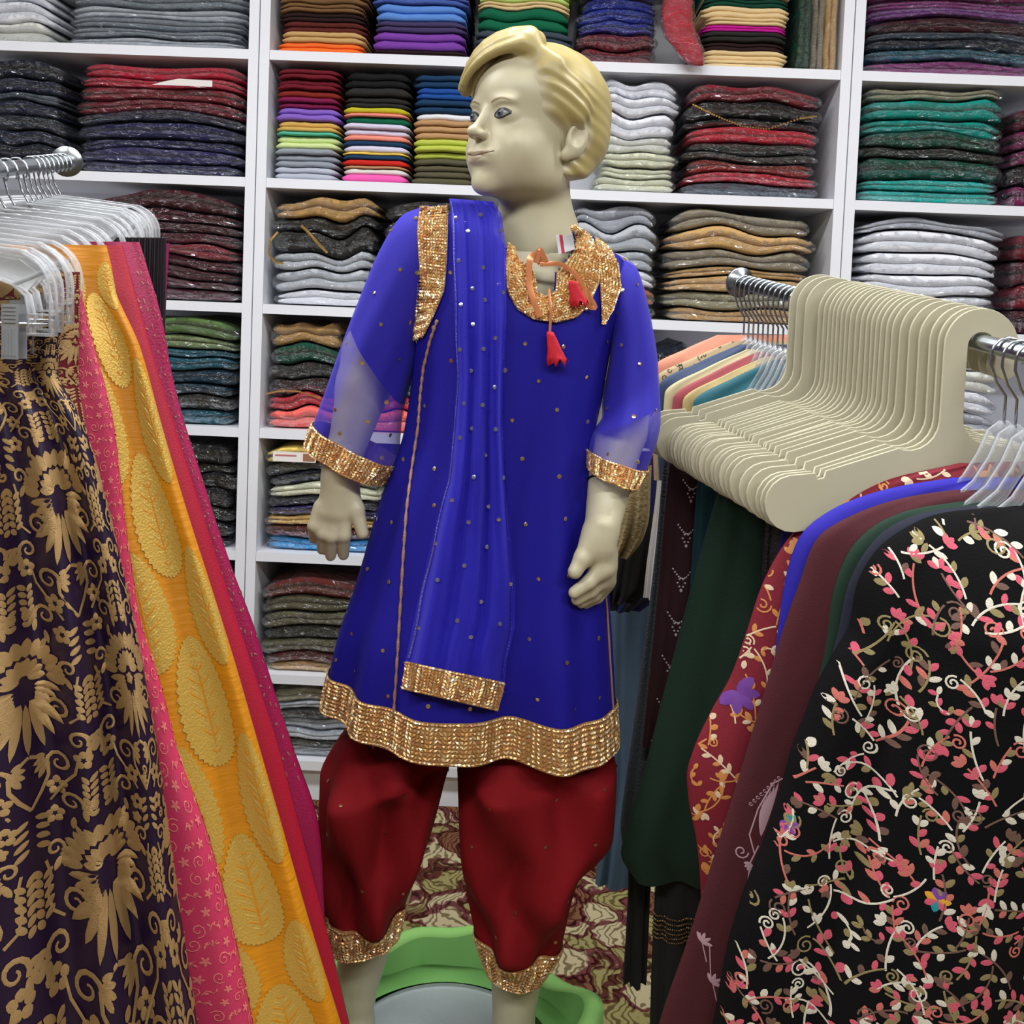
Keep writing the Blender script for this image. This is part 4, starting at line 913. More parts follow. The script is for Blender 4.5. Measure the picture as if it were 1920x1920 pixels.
# ------------------------------------------------------------------ pedestal and green cloth
zf = ORG[2]; pc = V3(830, 1990, DM)
ped = empty('pedestal', (pc[0], pc[1]+.02, 0), 'grey-topped round pedestal under the mannequin inside the green cloth', 'pedestal')
mb = MB(); n = 48
def ringc(r, z, n=48, cx=0, cy=0): return [(cx+r*math.cos(2*PI*k/n), cy+r*math.sin(2*PI*k/n), z) for k in range(n)]
mb.grid(sum([ringc(r, z) for r, z in ((.001, zf-.016), (.148, zf-.016), (.151, zf-.020), (.151, zf-.04), (.001, zf-.04))], []), 48, 5, True)
mb.build('top', mat('pale_grey_felt', '9DA2AC', 0.7, var=0.12, vscale=9), ped)
mb = MB(); mb.grid(sum([ringc(r, z) for r, z in ((.001, zf-.04), (.12, zf-.04), (.12, .001), (.001, .001))], []), 48, 4, True); mb.build('drum', WALLM, ped)
GL = bpy.data.materials.new('clear_glass_plate'); GL.use_nodes = True
_b = GL.node_tree.nodes['Principled BSDF']; _b.inputs['Base Color'].default_value = (.75, .82, .85, 1); _b.inputs['Roughness'].default_value = 0.05; _b.inputs['Alpha'].default_value = .28
mb = MB(); cx, cy = pc[0]-ORG[0], pc[1]+.02-ORG[1]
mb.grid(sum([ringc(r, z, 64, cx, cy) for r, z in ((.001, -.013), (.140, -.013), (.142, -.011), (.142, -.007), (.140, -.005), (.001, -.005))], []), 64, 6, True)
mb.build('base_plate', GL, mann)
mb = MB(); mb.tube([(cx+.05+.055*math.cos(q), cy-.02+.055*math.sin(q), -.0035) for q in np.linspace(0, 2*PI, 40)], .0015, 6); mb.build('fixing_ring', GL, mann)
GRN = mat('light_green_canvas', '8CC46A', 0.8, bump=0.3, bscale=700, bdist=.001, var=.06); GRD = mat('green_canvas_lining', '6FA858', 0.85)
rng = random.Random(2); mb = MB(); NN = 96; prof = []
for k in range(NN):
    a = 2*PI*k/NN; w1 = .008*math.sin(3*a+1)+.006*math.sin(5*a+.5)+.003*math.sin(11*a)
    w2 = .012*math.sin(4*a+2.2)+.008*math.sin(7*a)
    ro = .202+w1; zr = zf+.050+w2
    prof.append([(ro+.01, .002), (ro+.015, zf*.5), (ro+.004, zf-.03), (ro, zr-.006), (ro-.012, zr), (ro-.030+w2*.3, zr-.004), (ro-.022, zf-.002), (.155, zf-.012)])
for j in range(8):
    for k in range(NN):
        a = 2*PI*k/NN; r, z = prof[k][j]; mb.v.append((r*math.cos(a), r*math.sin(a)*.98, z))
for j in range(7):
    for k in range(NN): mb.f.append((j*NN+k, j*NN+(k+1) % NN, (j+1)*NN+(k+1) % NN, (j+1)*NN+k)); mb.m.append(0 if j < 5 else 1)
o = mb.build('cloth_wrap', [GRN, GRD]); o.location = (pc[0], pc[1]+.02, 0)
setp(o, 'light green canvas gathered round the foot of the mannequin', 'cloth wrap')
# ------------------------------------------------------------------ embroidery helpers (patterns stitched as raised thread on the cloth itself)
def ribbon(mb, mp, pts, wd, mi, off=.0006):
    out = []; n = len(pts)
    for i, (x, y) in enumerate(pts):
        a = pts[max(0, i-1)]; b = pts[min(n-1, i+1)]; dx, dy = b[0]-a[0], b[1]-a[1]; l = math.hypot(dx, dy) or 1e-9; w = (wd[i] if isinstance(wd, (list, tuple)) else wd)/2
        p = mp(x-dy/l*w, y+dx/l*w, off*.5); q = mp(x, y, off); r = mp(x+dy/l*w, y-dx/l*w, off*.5)
        if p is None or q is None or r is None: 
            if len(out) >= 6: mb.grid(out, 3, len(out)//3, False, mi)
            out = []; continue
        out += [p, q, r]
    if len(out) >= 6: mb.grid(out, 3, len(out)//3, False, mi)
LEAF = [(0, 0), (.12, .30), (.35, .48), (.62, .50), (.85, .32), (1, 0)]
def leaf(mb, mp, x, y, ang, L, W, mi, off=.0007, shape=LEAF):
    c, s = math.cos(ang), math.sin(ang); o = []
    for t, w in shape: o.append((t*L, w*W))
    for t, w in shape[-2:0:-1]: o.append((t*L, -w*W))
    vs = [mp(x+L*.5*c, y+L*.5*s, off)]+[mp(x+a*c-b*s, y+a*s+b*c, off*.4) for a, b in o]
    if any(v is None for v in vs): return
    n = len(o); mb.add(vs, [(0, 1+i, 1+(i+1) % n) for i in range(n)], mi)
def filler(mb, mp0, x0, x1, y0, y1, step, gap, draw, seed=1):
    """small motifs wherever the drawn pattern left a gap; mp0.seen holds where thread already lies"""
    rg = random.Random(seed); cell = {}
    for (x, y) in mp0.seen: cell.setdefault((int(x//gap), int(y//gap)), []).append((x, y))
    y = y0
    while y < y1:
        x = x0
        while x < x1:
            cx, cy = x+rg.uniform(-.3, .3)*step, y+rg.uniform(-.3, .3)*step; k = (int(cx//gap), int(cy//gap)); ok = True
            for a in (-1, 0, 1):
                for b in (-1, 0, 1):
                    for (px, py) in cell.get((k[0]+a, k[1]+b), ()):
                        if (px-cx)**2+(py-cy)**2 < gap*gap: ok = False; break
                    if not ok: break
                if not ok: break
            if ok: draw(cx, cy, rg); cell.setdefault(k, []).append((cx, cy))
            x += step
        y += step
class Seen:
    def __init__(s, mp): s.mp = mp; s.seen = []
    def __call__(s, x, y, off): s.seen.append((x, y)); return s.mp(x, y, off)
def spiral(x, y, ang, r, turns=1.4, n=18, hand=1):
    return [(x+r*(1-.82*k/(n-1))*math.cos(ang+hand*turns*2*PI*k/(n-1)), y+r*(1-.82*k/(n-1))*math.sin(ang+hand*turns*2*PI*k/(n-1))) for k in range(n)]
def garment_loft(rows, d, fold, nu, nv, mats, name, label, cat, group, decorate=None, closed_top=False):
    L = Loft([(a, b, dep) + ((off,) if off else ()) for (a, b, dep, off) in [(r+(0,))[:4] for r in rows]], fold, d=d, shell=.8)
    c = L.p(.25, 0); org = Vector(((L.A[0][0]+L.B[0][0])/2, d, float(max(L.A[0][2], L.B[0][2]))))
    mb = MB(); L.mesh(mb, nu, nv, 0, 0, 1, 0, org)
    if decorate: decorate(mb, L, org)
    o = mb.build(name, mats); o.location = org
    return setp(o, label, cat, group)
def foldf(seed, a0, a1, ks=(5, 9, 13), pw=1.2):
    rg = random.Random(seed); T = [(k, rg.uniform(0, 6.28), rg.uniform(-2, 2), 1/(1+i*.7)) for i, k in enumerate(ks)]
    return lambda u, v: (a0+(a1-a0)*v**pw)*sum(w*math.sin(2*PI*k*u+p+q*v) for k, p, q, w in T)
# ------------------------------------------------------------------ clothes rails
STEEL = mat('brushed_steel', '9EA4A8', 0.28, 1.0); CHROME = mat('chrome_wire', 'B8BEC4', 0.16, 1.0)
def plastic(name, col, fac, rough=.12):
    m = bpy.data.materials.new(name); m.use_nodes = True; nt = m.node_tree; N = nt.nodes; b = N['Principled BSDF']
    b.inputs['Base Color'].default_value = lin(col); b.inputs['Roughness'].default_value = rough; b.inputs['Coat Weight'].default_value = .5
    tr = N.new('ShaderNodeBsdfTransparent'); mx = N.new('ShaderNodeMixShader'); lw = N.new('ShaderNodeLayerWeight'); lw.inputs[0].default_value = 0.4
    mr = N.new('ShaderNodeMapRange'); mr.inputs[3].default_value = fac; mr.inputs[4].default_value = .95
    nt.links.new(lw.outputs['Facing'], mr.inputs[0]); nt.links.new(mr.outputs[0], mx.inputs[0]); nt.links.new(tr.outputs[0], mx.inputs[1]); nt.links.new(b.outputs[0], mx.inputs[2]); nt.links.new(mx.outputs[0], N['Material Output'].inputs[0])
    return m
CLEAR = plastic('clear_hanger_plastic', 'D8DCE0', .13); CLEARW = plastic('clear_hanger_web', 'DDE0E2', .10)
RA, RB = P(1388, 530, 1.60), P(1925, 664, 1.10)
def rail_r(d): t = (1.60-d)/(1.60-1.10); return RA+(RB-RA)*t
LA, LB = Vector((P(125, 303, 1.60).x, 1.60, P(125, 303, 1.60).z)), Vector((-.600, .95, 1.485))
def rail_l(d): t = (1.60-d)/.65; return LA+(LB-LA)*t
def rack(fn, d0, label, sgn):
    b = fn(d0); a = fn(1.60); t = empty('garment_rack', (b.x, b.y, 0), label, 'clothes rack'); o = Vector((b.x, b.y, 0))
    dr = (a-b).normalized()
    mb = MB(); mb.tube([b-o, a-o], .010, 14); mb.build('rail', STEEL, t)
    mb = MB(); mb.tube([a-o-dr*.001, a-o+dr*.004], .024, 24); mb.build('end_cap', STEEL, t)
    mb = MB(); mb.tube([Vector((0, 0, .02)), Vector((0, 0, b.z+.01))], .016, 14); mb.build('post', STEEL, t)
    mb = MB(); mb.tube([Vector((-.28, 0, .02)), Vector((.28, 0, .02))], .014, 10); mb.tube([Vector((0, -.25, .02)), Vector((0, .35, .02))], .014, 10); mb.build('base', STEEL, t)
    return t
rack(rail_r, .72, 'steel clothes rack at the right holding cream hangers and embroidered tunics', 1)
rack(rail_l, .72, 'steel clothes rack at the left holding brocade skirts on clear hangers', -1)
# cream flat hanger
def cream_mesh(slot):
    cu = bpy.data.curves.new('h', 'CURVE'); cu.dimensions = '2D'; cu.fill_mode = 'BOTH'; cu.extrude = .0013; cu.bevel_depth = .0005; cu.bevel_resolution = 1
    c0 = -.0050; O = []
    arc = lambda cx, cy, r, a0, a1, n: [(cx+r*math.cos(math.radians(a0+(a1-a0)*k/(n-1))), cy+r*math.sin(math.radians(a0+(a1-a0)*k/(n-1)))) for k in range(n)]
    O += arc(0, c0, .017, 0, 180, 14)
    O += [(-.017, -.085)]+arc(.013, -.085, .030, 180, 255, 6)
    O += [(.06, -.121), (.150, -.152)]+[(.152, -.160), (.160, -.162), (.162, -.155)]+[(.176, -.158)]+arc(.188, -.188, .031, 80, -95, 10)
    O += [(.10, -.205), (.02, -.190), (-.03, -.190), (-.12, -.207)]+arc(-.208, -.190, .032, 275, 100, 10)
    O += [(-.184, -.155), (-.182, -.162), (-.174, -.160), (-.172, -.152), (-.09, -.124)]+arc(-.079, -.090, .036, 262, 360, 7)[0:7]
    O += [(-.043, -.06)]+arc(0, c0, .043, 180, 0, 20)+[(.043, -.025)]+arc(.030, -.028, .013, 0, -180, 6)
    sp_ = cu.splines.new('POLY'); sp_.points.add(len(O)-1)
    for i, (x, y) in enumerate(O): sp_.points[i].co = (x, y, 0, 1)
    sp_.use_cyclic_u = True
    for sx in ((-1, 1) if slot else ()):
        H = arc(-.196*1 if sx < 0 else .176, -.186, .009, 90, 270, 8)+[(x+(.030 if sx < 0 else -.030)*1, y) for x, y in []]
        H = arc(-.203, -.187, .0095, 90, 270, 8)+arc(-.170, -.178, .0095, -90, 90, 8) if sx < 0 else arc(.150, -.178, .0095, 90, 270, 8)+arc(.183, -.185, .0095, -90, 90, 8)
        s2 = cu.splines.new('POLY'); s2.points.add(len(H)-1)
        for i, (x, y) in enumerate(H): s2.points[i].co = (x, y, 0, 1)
        s2.use_cyclic_u = True
    ob = bpy.data.objects.new('h', cu); sc.collection.objects.link(ob)
    dg = bpy.context.evaluated_depsgraph_get(); me = bpy.data.meshes.new_from_object(ob.evaluated_get(dg)); bpy.data.objects.remove(ob)
    me.transform(Matrix.Rotation(PI/2, 4, 'X')); me.name = 'cream_hanger'
    return me
CM, CM2 = cream_mesh(False), cream_mesh(True)
for m_ in (CM, CM2): m_.materials.clear(); m_.materials.append(mat('cream_plastic', 'C4BEA4', 0.45, bump=.1, bscale=60, var=.04, vscale=6))
rng = random.Random(11)
ds = [1.420, 1.405, 1.388, 1.362, 1.352, 1.343, 1.335, 1.328, 1.320, 1.312, 1.304, 1.294, 1.285, 1.276, 1.268, 1.260, 1.252, 1.243, 1.234, 1.222, 1.208, 1.193, 1.178, 1.166, 1.157]
rails = {}
dirr = (RA-RB).normalized(); ax_h = Vector((dirr.x, dirr.y, 0)).normalized(); base_rot = -math.atan2(ax_h.x, ax_h.y)*-1
for k, dd in enumerate(ds):
    o = bpy.data.objects.new('cream_hanger', CM2 if k in (2, 23) else CM); sc.collection.objects.link(o); q = rail_r(dd)
    o.location = q+Vector((0, 0, .0005)); o.rotation_euler = (rng.uniform(-.005, .005), rng.uniform(-.010, .010), math.radians(6)+rng.uniform(-.006, .006))
    if k < 3: lb = 'cream flat plastic hanger, %s of the three at the far end of its rail' % ['farthest', 'middle', 'nearest'][k]
    elif k == len(ds)-1: lb = 'cream flat plastic hanger nearest the camera, its tip lowest of all'
    else: lb = 'cream flat plastic hanger, %s in the close row counted from the far end' % (ORD[k-2] if k-2 < len(ORD) else 'last')
    setp(o, lb, 'hanger', 'cream hangers on the right rail')
# ------------------------------------------------------------------ wire-hook hangers
def hook_pts(R=.017, stem=.07, n=12):
    c = Vector((0, 0, .0128-R)); pts = [c+Vector((R*math.cos(a), 0, R*math.sin(a))) for a in np.linspace(-.5, PI+.1, n)]
    return pts[:-1]+[Vector((-R, 0, c.z-.01)), Vector((-R*.6, 0, c.z-.03)), Vector((0, 0, c.z-.045)), Vector((0, 0, -stem))]
def flat_tube(mb, pts, w, t, mi=0):
    """a strip of plastic w high (in its own plane) and t thick (along y)"""
    out = []; n = len(pts)
    for i, p in enumerate(pts):
        d = (pts[min(n-1, i+1)]-pts[max(0, i-1)]).normalized(); s = Vector((-d.z, 0, d.x))
        out += [p+s*w/2+Vector((0, -t/2, 0)), p+s*w/2+Vector((0, t/2, 0)), p-s*w/2+Vector((0, t/2, 0)), p-s*w/2+Vector((0, -t/2, 0))]
    mb.grid(out, 4, n, True, mi, True)
def clip_hanger(half=.165, drop=.052):
    t = bpy.data.objects.new('clip_hanger', None); sc.collection.objects.link(t)
    mb = MB(); mb.tube(hook_pts(.017, drop), .0014, 8); mb.build('hook', CHROME, t)
    mb = MB()
    for s in (-1, 1):
        top = [Vector((0, 0, -drop)), Vector((s*.05, 0, -drop-.003)), Vector((s*.10, 0, -drop-.007)), Vector((s*(half-.032), 0, -drop-.010))]
        top += [Vector((s*(half-.040+.040*math.sin(a)), 0, -drop-.050+.040*math.cos(a))) for a in np.linspace(.3, PI/2, 6)]+[Vector((s*half, 0, -drop-.085))]
        flat_tube(mb, top, .0035, .008)
        inner = [Vector((s*.02, 0, -drop-.026)), Vector((s*.10, 0, -drop-.032)), Vector((s*(half-.040), 0, -drop-.040)), Vector((s*(half-.026), 0, -drop-.050)), Vector((s*(half-.022), 0, -drop-.066)), Vector((s*(half-.022), 0, -drop-.085))]
        flat_tube(mb, inner, .003, .008)
        flat_tube(mb, [Vector((s*(half-.040), 0, -drop-.040)), Vector((s*(half-.010), 0, -drop-.028))], .002, .006)
        flat_tube(mb, [Vector((s*(half-.024), 0, -drop-.085)), Vector((s*(half+.0015), 0, -drop-.085))], .003, .008)
        flat_tube(mb, [Vector((s*(half-.024), 0, -drop-.067)), Vector((s*(half+.0), 0, -drop-.067))], .002, .006)
    mb.build('arm', CLEAR, t)
    mb = MB()
    for s in (-1, 1):
        P1 = [(.0, -drop-.001), (.06, -drop-.008), (half-.034, -drop-.018), (half-.012, -drop-.032), (half-.026, -drop-.046), (half-.040, -drop-.040), (.08, -drop-.031), (0, -drop-.026)]
        vs = [Vector((s*x, y, z)) for y in (-.001, .001) for x, z in P1]; n = len(P1)
        mb.add(vs, [tuple(range(n)), tuple(range(2*n-1, n-1, -1))]+[(i, (i+1) % n, n+(i+1) % n, n+i) for i in range(n)], 0)
    mb.build('web', CLEARW, t)
    mb = MB(); mb.tube([Vector((-half+.002, 0, -drop-.076)), Vector((half-.002, 0, -drop-.076))], .0016, 8); mb.build('rod', CHROME, t)
    for s in (-1, 1):
        mb = MB(); x = s*(half-.040)
        for y in (-.0065, .0045):
            mb.box(x-.0085, x+.0085, y, y+.0015, -drop-.108, -drop-.058)
        for k in range(5): mb.box(x-.0065, x+.0065, -.0078, -.0065, -drop-.075+k*.0035, -drop-.0735+k*.0035)
        for k in range(4): mb.box(x-.0062+k*.0037, x-.0048+k*.0037, -.0078, -.0065, -drop-.105, -drop-.080)
        mb.build('clip', mat('zinc_plate', 'C2C6C8', .35, .7), t, False)
    return t
def copy_tree(o):
    c = o.copy(); sc.collection.objects.link(c)
    for ch in list(o.children): d = ch.copy(); sc.collection.objects.link(d); d.parent = c
    return c
CH = clip_hanger()
rng = random.Random(4)
clips = [(.935, 'nearest the camera, its metal clip on the purple brocade'), (.962, 'second nearest, above the purple brocade skirt'), (.985, 'third nearest, above the maroon brocade'), (1.010, 'fourth nearest, above the pink paisley skirt'),
         (1.050, 'holding the mustard yellow skirt'), (1.085, 'just behind the mustard skirt'), (1.115, 'holding the red skirt'), (1.150, 'holding the magenta skirt'), (1.19, 'behind the magenta skirt'),
         (1.235, 'in front of the black pleated skirt'), (1.275, 'holding the black pleated skirt'), (1.320, 'behind the black pleated skirt, tilted up')]
for k in range(8): clips.append((1.385+.026*k, '%s among the far hooks at the end of the rail' % ORD[k+1]))
for k, (dd, lb) in enumerate(clips):
    o = CH if k == 0 else copy_tree(CH); q = rail_l(dd); o.location = q; o.rotation_euler = (0, rng.uniform(-.03, .03), rng.uniform(-.04, .04)-.16)
    setp(o, 'clear plastic clip hanger '+lb, 'hanger', 'clear clip hangers on the left rail')
# ------------------------------------------------------------------ brocade pattern
def loftmap(L, org, u0=.25, vtop=0.0, cref=None):
    C = cref or L.circ(.5)
    TT = {}
    def mp(x, y, off):
        u = u0+x/C; v = vtop+y/L.len
        if v < 0 or v > 1 or u < -.02 or u > .52: return None
        return L.p(u, v)+L.n(u, v)*(off+.0005)-org
    return mp
def damask(mb, mp, ox, oy, s, mi):
    """one repeat of a palmette-and-scroll brocade, mirrored about its axis; s scales metres"""
    def lf(x, y, a, L, W, sh=LEAF):
        for m in (1, -1): leaf(mb, mp, ox+m*x*s, oy+y*s, math.pi/2-m*(math.pi/2-a) if m < 0 else a, L*s, W*s, mi, shape=sh)
    def rb(pts, wd):
        for m in (1, -1): ribbon(mb, mp, [(ox+m*x*s, oy+y*s) for x, y in pts], [w*s for w in wd] if isinstance(wd, list) else wd*s, mi)
    A = lambda d: math.radians(d)
    mir = lambda a: math.pi-a
    def lf2(x, y, deg, L, W):
        a = A(deg); leaf(mb, mp, ox+x*s, oy+y*s, a, L*s, W*s, mi); leaf(mb, mp, ox-x*s, oy+y*s, math.pi-a, L*s, W*s, mi)
    # palmette: rings of petals pointing up (y grows downwards)
    for r0, L_, n, w in ((.004, .020, 4, .010), (.024, .022, 6, .0125)):
        for k in range(n):
            deg = -90+ (k+.5)*104/n; lf2(r0*math.cos(A(deg)), r0*math.sin(A(deg)), deg, L_, w)
    leaf(mb, mp, ox, oy-.004*s, -math.pi/2, .018*s, .009*s, mi)
    for k in range(5): lf2(.010, .010+.004*k, 12+k*15, .030-.003*k, .0085)
    # leaf tails below
    for deg, L_, w in ((62, .052, .010), (78, .060, .009), (40, .046, .012)): lf2(.004, .026, deg, L_, w)
    leaf(mb, mp, ox, oy+.028*s, math.pi/2, .058*s, .008*s, mi)
    # scrolls
    for (x, y, a0, r, h) in ((.034, .040, 200, .013, 1), (.052, .072, 30, .012, -1), (.030, .104, 180, .014, 1), (.050, -.012, 120, .011, 1), (.040, .150, 20, .013, -1)):
        sp = spiral(x, y, A(a0), r, 1.25, 16, h); rb(sp, [.0050-.0030*i/15 for i in range(16)])
        e = sp[0]
        for q in range(4): lf2(e[0]+.004*q*math.cos(A(a0+90*h)), e[1]-.003*q, a0-60*h+q*26*h, .016-.0015*q, .0065)
    rb([(0, .088), (.010, .094), (.018, .104), (.018, .118), (.010, .134), (0, .150)], [.004, .004, .0045, .004, .004, .003])
    rb([(.045, .052), (.056, .044), (.060, .028), (.056, .012), (.060, -.004)], [.0028]*5)
    rb([(.018, .150), (.034, .128), (.046, .112), (.050, .096)], [.003]*4)
    # fern sprays
    for x, y, d in ((.060, .120, -80), (.064, .010, -95)):
        for q in range(6):
            yy = y+.0085*q
            lf2(x, yy, d+40, .013-.0007*q, .0062)
            if q < 5: lf2(x-.001, yy+.003, d-44, .012, .0060)
    # flowers
    for x, y, r in ((.026, .132, .0100), (.056, .094, .0092), (.022, .168, .0092)):
        for k in range(5): lf2(x+.0022*math.cos(A(k*72-90)), y+.0022*math.sin(A(k*72-90)), k*72-90, r, .0088)
    for k in range(4): lf2(.003, .160+.011*k, 35, .016, .0065)
    for k in range(3): lf2(.042, .168+.010*k, 100-40*k, .016, .006)
def brocade(L, mb, org, mi, s=1.0, u0=.30, nx=(-1, 2), wide=.135, high=.215, y0=.02):
    mp = Seen(loftmap(L, org, u0))
    j = 0; y = y0
    while y < L.len:
        for i in range(nx[0], nx[1]+1): damask(mb, mp, (i+(.5 if j % 2 else 0))*wide, y+.04, s, mi)
        y += high; j += 1
    def draw(cx, cy, rg):
        a = rg.uniform(0, 6.28); r = rg.random()
        if r < .35:
            for k in range(5): leaf(mb, mp.mp, cx, cy, a+k*1.256, .0062, .0050, mi)
        elif r < .6:
            ribbon(mb, mp.mp, spiral(cx, cy, a, .0048, 1.2, 12, rg.choice((-1, 1))), .0026, mi); leaf(mb, mp.mp, cx+.006*math.cos(a), cy+.006*math.sin(a), a, .008, .005, mi)
        else:
            for q in (-1, 0, 1): leaf(mb, mp.mp, cx-.004*math.cos(a), cy-.004*math.sin(a), a+q*.75, .0090, .0042, mi)
    filler(mb, mp, (nx[0]-.6)*wide, (nx[1]+.6)*wide, 0, L.len, .0066, .0066, draw, 5)
def skirt(right, d, xl0, flare, depth0, depth1, fold, mats, label, decorate=None, nu=200, nv=70, y1=None):
    """right: list of (y, x) pixels of its right edge; the left side mirrors the flare beyond the frame"""
    y0, x0 = right[0]; yN = right[-1][0]; rows = []
    for y, x in right:
        t = (y-y0)/(yN-y0); rows.append(((xl0-flare*(x-x0), y), (x, y-2), depth0+(depth1-depth0)*t**.7, 0))
    return garment_loft(rows, d, fold, nu, nv, mats, 'skirt', label, 'skirt', None, decorate)
BRO = mat('purple_silk', '1E0B2A', 0.42, spec=.5, bump=.25, bscale=900, bdist=.0006, var=.2); BGOLD = mat('brocade_gold_thread', 'B49362', 0.42, 0.55, bump=.8, bscale=900, bdist=.0006, stretch=(.3, 1, 3))
def f_bro(u, v):
    a = .005+.032*min(1, v*1.6)
    return a*(math.sin(2*PI*(7*u)+3.85+.6*v)*.75+.45*math.sin(2*PI*13*u+1.2-.8*v))-min(1, v*2)*(.062*math.exp(-((u-.368-.012*v)/.022)**2)+.035*math.exp(-((u-.425)/.014)**2)) if v > .06 else .001
skirt([(586, 121), (640, 112), (696, 108), (800, 158), (1000, 214), (1200, 258), (1400, 294), (1600, 322), (1920, 370), (2350, 440)], .955, -430, .9, .028, .13, f_bro, [BRO, BGOLD],
      'purple-black brocade skirt covered in gold scrolling leaves, nearest on the left rack', lambda mb, L, org: brocade(L, mb, org, 1, .78, .30, (-3, 2), .110, .172, -.01), nu=440, nv=120)
MAB = mat('maroon_silk', '6E1420', 0.4, bump=.2, bscale=900, bdist=.0006)
skirt([(512, 150), (600, 148), (700, 147), (800, 160), (1000, 205), (1400, 280), (2300, 420)], .990, -380, .8, .020, .085, foldf(3, .002, .012), [MAB, BGOLD],
      'maroon brocade skirt with gold leaves, a sliver behind the purple one', lambda mb, L, org: brocade(L, mb, org, 1, 1.0, .36, (-1, 1), .15, .21, -.03), nu=140, nv=60)
PNK = mat('pink_silk', 'C8385E', 0.45, sheen=.1, bump=.3, bscale=700, bdist=.0008, var=.12); PNKT = mat('coral_thread', 'E87E78', 0.45, .15)
def paisley(mb, L, org):
    mp = loftmap(L, org, .36); rg = random.Random(6)
    for j in range(72):
        for i in range(-2, 9):
            x = (i+.5*(j % 2))*.020+rg.uniform(-.002, .002); y = j*.019+.008+rg.uniform(-.002, .002); a = rg.uniform(0, 6.28)
            if (i+j) % 3 == 0: ribbon(mb, mp, spiral(x, y, a, .0085, 1.3, 12, rg.choice((-1, 1))), .0014, 1)
            elif (i+j) % 3 == 1:
                ribbon(mb, mp, [(x-.008, y+.004), (x-.003, y-.003), (x+.003, y+.002), (x+.008, y-.004)], .0012, 1)
                for q in range(4): leaf(mb, mp, x-.006+q*.004, y, a+q*1.4, .0055, .0026, 1)
            else:
                for q in range(5): leaf(mb, mp, x, y, a+q*1.256, .0065, .0030, 1)
skirt([(546, 152), (620, 168), (720, 196), (800, 214), (900, 226), (1000, 238), (1150, 262), (1275, 300), (1410, 336), (1559, 388), (1683, 423), (1807, 452), (1913, 474), (2350, 560)], 1.012, -330, .7, .020, .075, foldf(5, .002, .012, (5, 9)), [PNK, PNKT],
      'pink skirt patterned with fine coral paisley scrolls, left of the mustard one', paisley, nu=170, nv=70)
YEL = mat('mustard_silk', 'CE850C', 0.5, sheen=.05, bump=.35, bscale=90, bdist=.003, var=.10, stretch=(.35, .35, 2.2)); YELG = mat('pale_gold_thread', 'D6AE50', 0.38, .35, bump=.9, bscale=420, bdist=.0009)
def medallions(mb, L, org):
    mp = loftmap(L, org, .33, 0, L.circ(.5)); n = 44
    for j in range(-1, 14):
        for i in range(-3, 4):
            cx = (i+.5*(j % 2))*.088; cy = .04+j*.098; H = .066; W = .030; rg = random.Random(i*31+j)
            o = []
            for k in range(n*2):
                a = 2*PI*k/(n*2); r = 1+(.055 if k % 2 else -.055); x = W*math.sin(a)*(1-.18*math.cos(a))*r; y = -H*math.cos(a)*(1+.0*abs(math.sin(a)))*(1 if k % 2 else .97)
                s = 1-.38*abs(math.cos(a))**3*0; o.append((cx+x, cy+y))
            for ring in range(3):
                pass
            layers = [[mp(cx+(x-cx)*f, cy+(y-cy)*f, .0006) for x, y in o] for f in (1, .72, .42)]+[[mp(cx, cy, .0006)]]
            if any(p is None for l in layers for p in l): continue
            m = len(o); vs = layers[0]+layers[1]+layers[2]+layers[3]; fs = []
            for q in range(2): fs += [(q*m+k, q*m+(k+1) % m, (q+1)*m+(k+1) % m, (q+1)*m+k) for k in range(m)]
            fs += [(2*m+k, 2*m+(k+1) % m, 3*m) for k in range(m)]
            mb.add(vs, fs, 1)
            for q in range(13):
                for sd in (-1, 1):
                    t = q/12; ln = W*.80*math.sin(PI*(.12+.80*t)); leaf(mb, mp, cx, cy+H*(.80-1.45*t), -PI/2+sd*.85, ln, .0022, 2 if q % 2 else 0, .0013)
            leaf(mb, mp, cx, cy+H*.8, -PI/2, H*1.5, .003, 0, .0013)
def f_yel(u, v): return (.003+.021*min(1, v*1.5))*(math.sin(2*PI*6*u+1.2+.5*v)+.5*math.sin(2*PI*11*u+.4-1.2*v))
YELG2 = mat('bright_gold_thread', 'DDB95E', 0.34, .4, bump=.5, bscale=600, bdist=.0006)
skirt([(462, 200), (500, 209), (550, 218), (650, 262), (800, 304), (950, 348), (1100, 396), (1240, 440), (1400, 486), (1560, 532), (1700, 572), (1800, 602), (1915, 638), (2350, 760)], 1.052, -260, .5, .022, .075, f_yel, [YEL, YELG, YELG2],
      'mustard yellow silk skirt with large pale gold leaf medallions', medallions, nu=320, nv=110)
REDS = mat('crimson_silk', 'A80E2C', 0.5, sheen=.2, bump=.2, bscale=500, var=.12)
skirt([(462, 230), (600, 268), (800, 328), (1000, 392), (1150, 440), (1250, 474), (1400, 522), (1550, 562), (1700, 602), (1920, 655), (2300, 740)], 1.118, -180, .5, .020, .09, foldf(8, .003, .016), [REDS], 'plain crimson silk skirt between the mustard and magenta skirts', nu=140, nv=60)
MAG = mat('magenta_silk', 'A2124C', 0.42, sheen=.2, bump=.3, bscale=400, var=.3, vscale=3); MAGT = mat('dull_gold_thread', 'A87868', 0.5, .3)
def magdeco(mb, L, org):
    mp = loftmap(L, org, .36); rg = random.Random(9)
    for j in range(60):
        for i in range(0, 12):
            x = (i+.5*(j % 2))*.018; y = .02+j*.014
            if (i+j*3) % 5 < 3: leaf(mb, mp, x+rg.uniform(-.003, .003), y+rg.uniform(-.003, .003), rg.uniform(0, 6.28), .0075, .0032, 1)
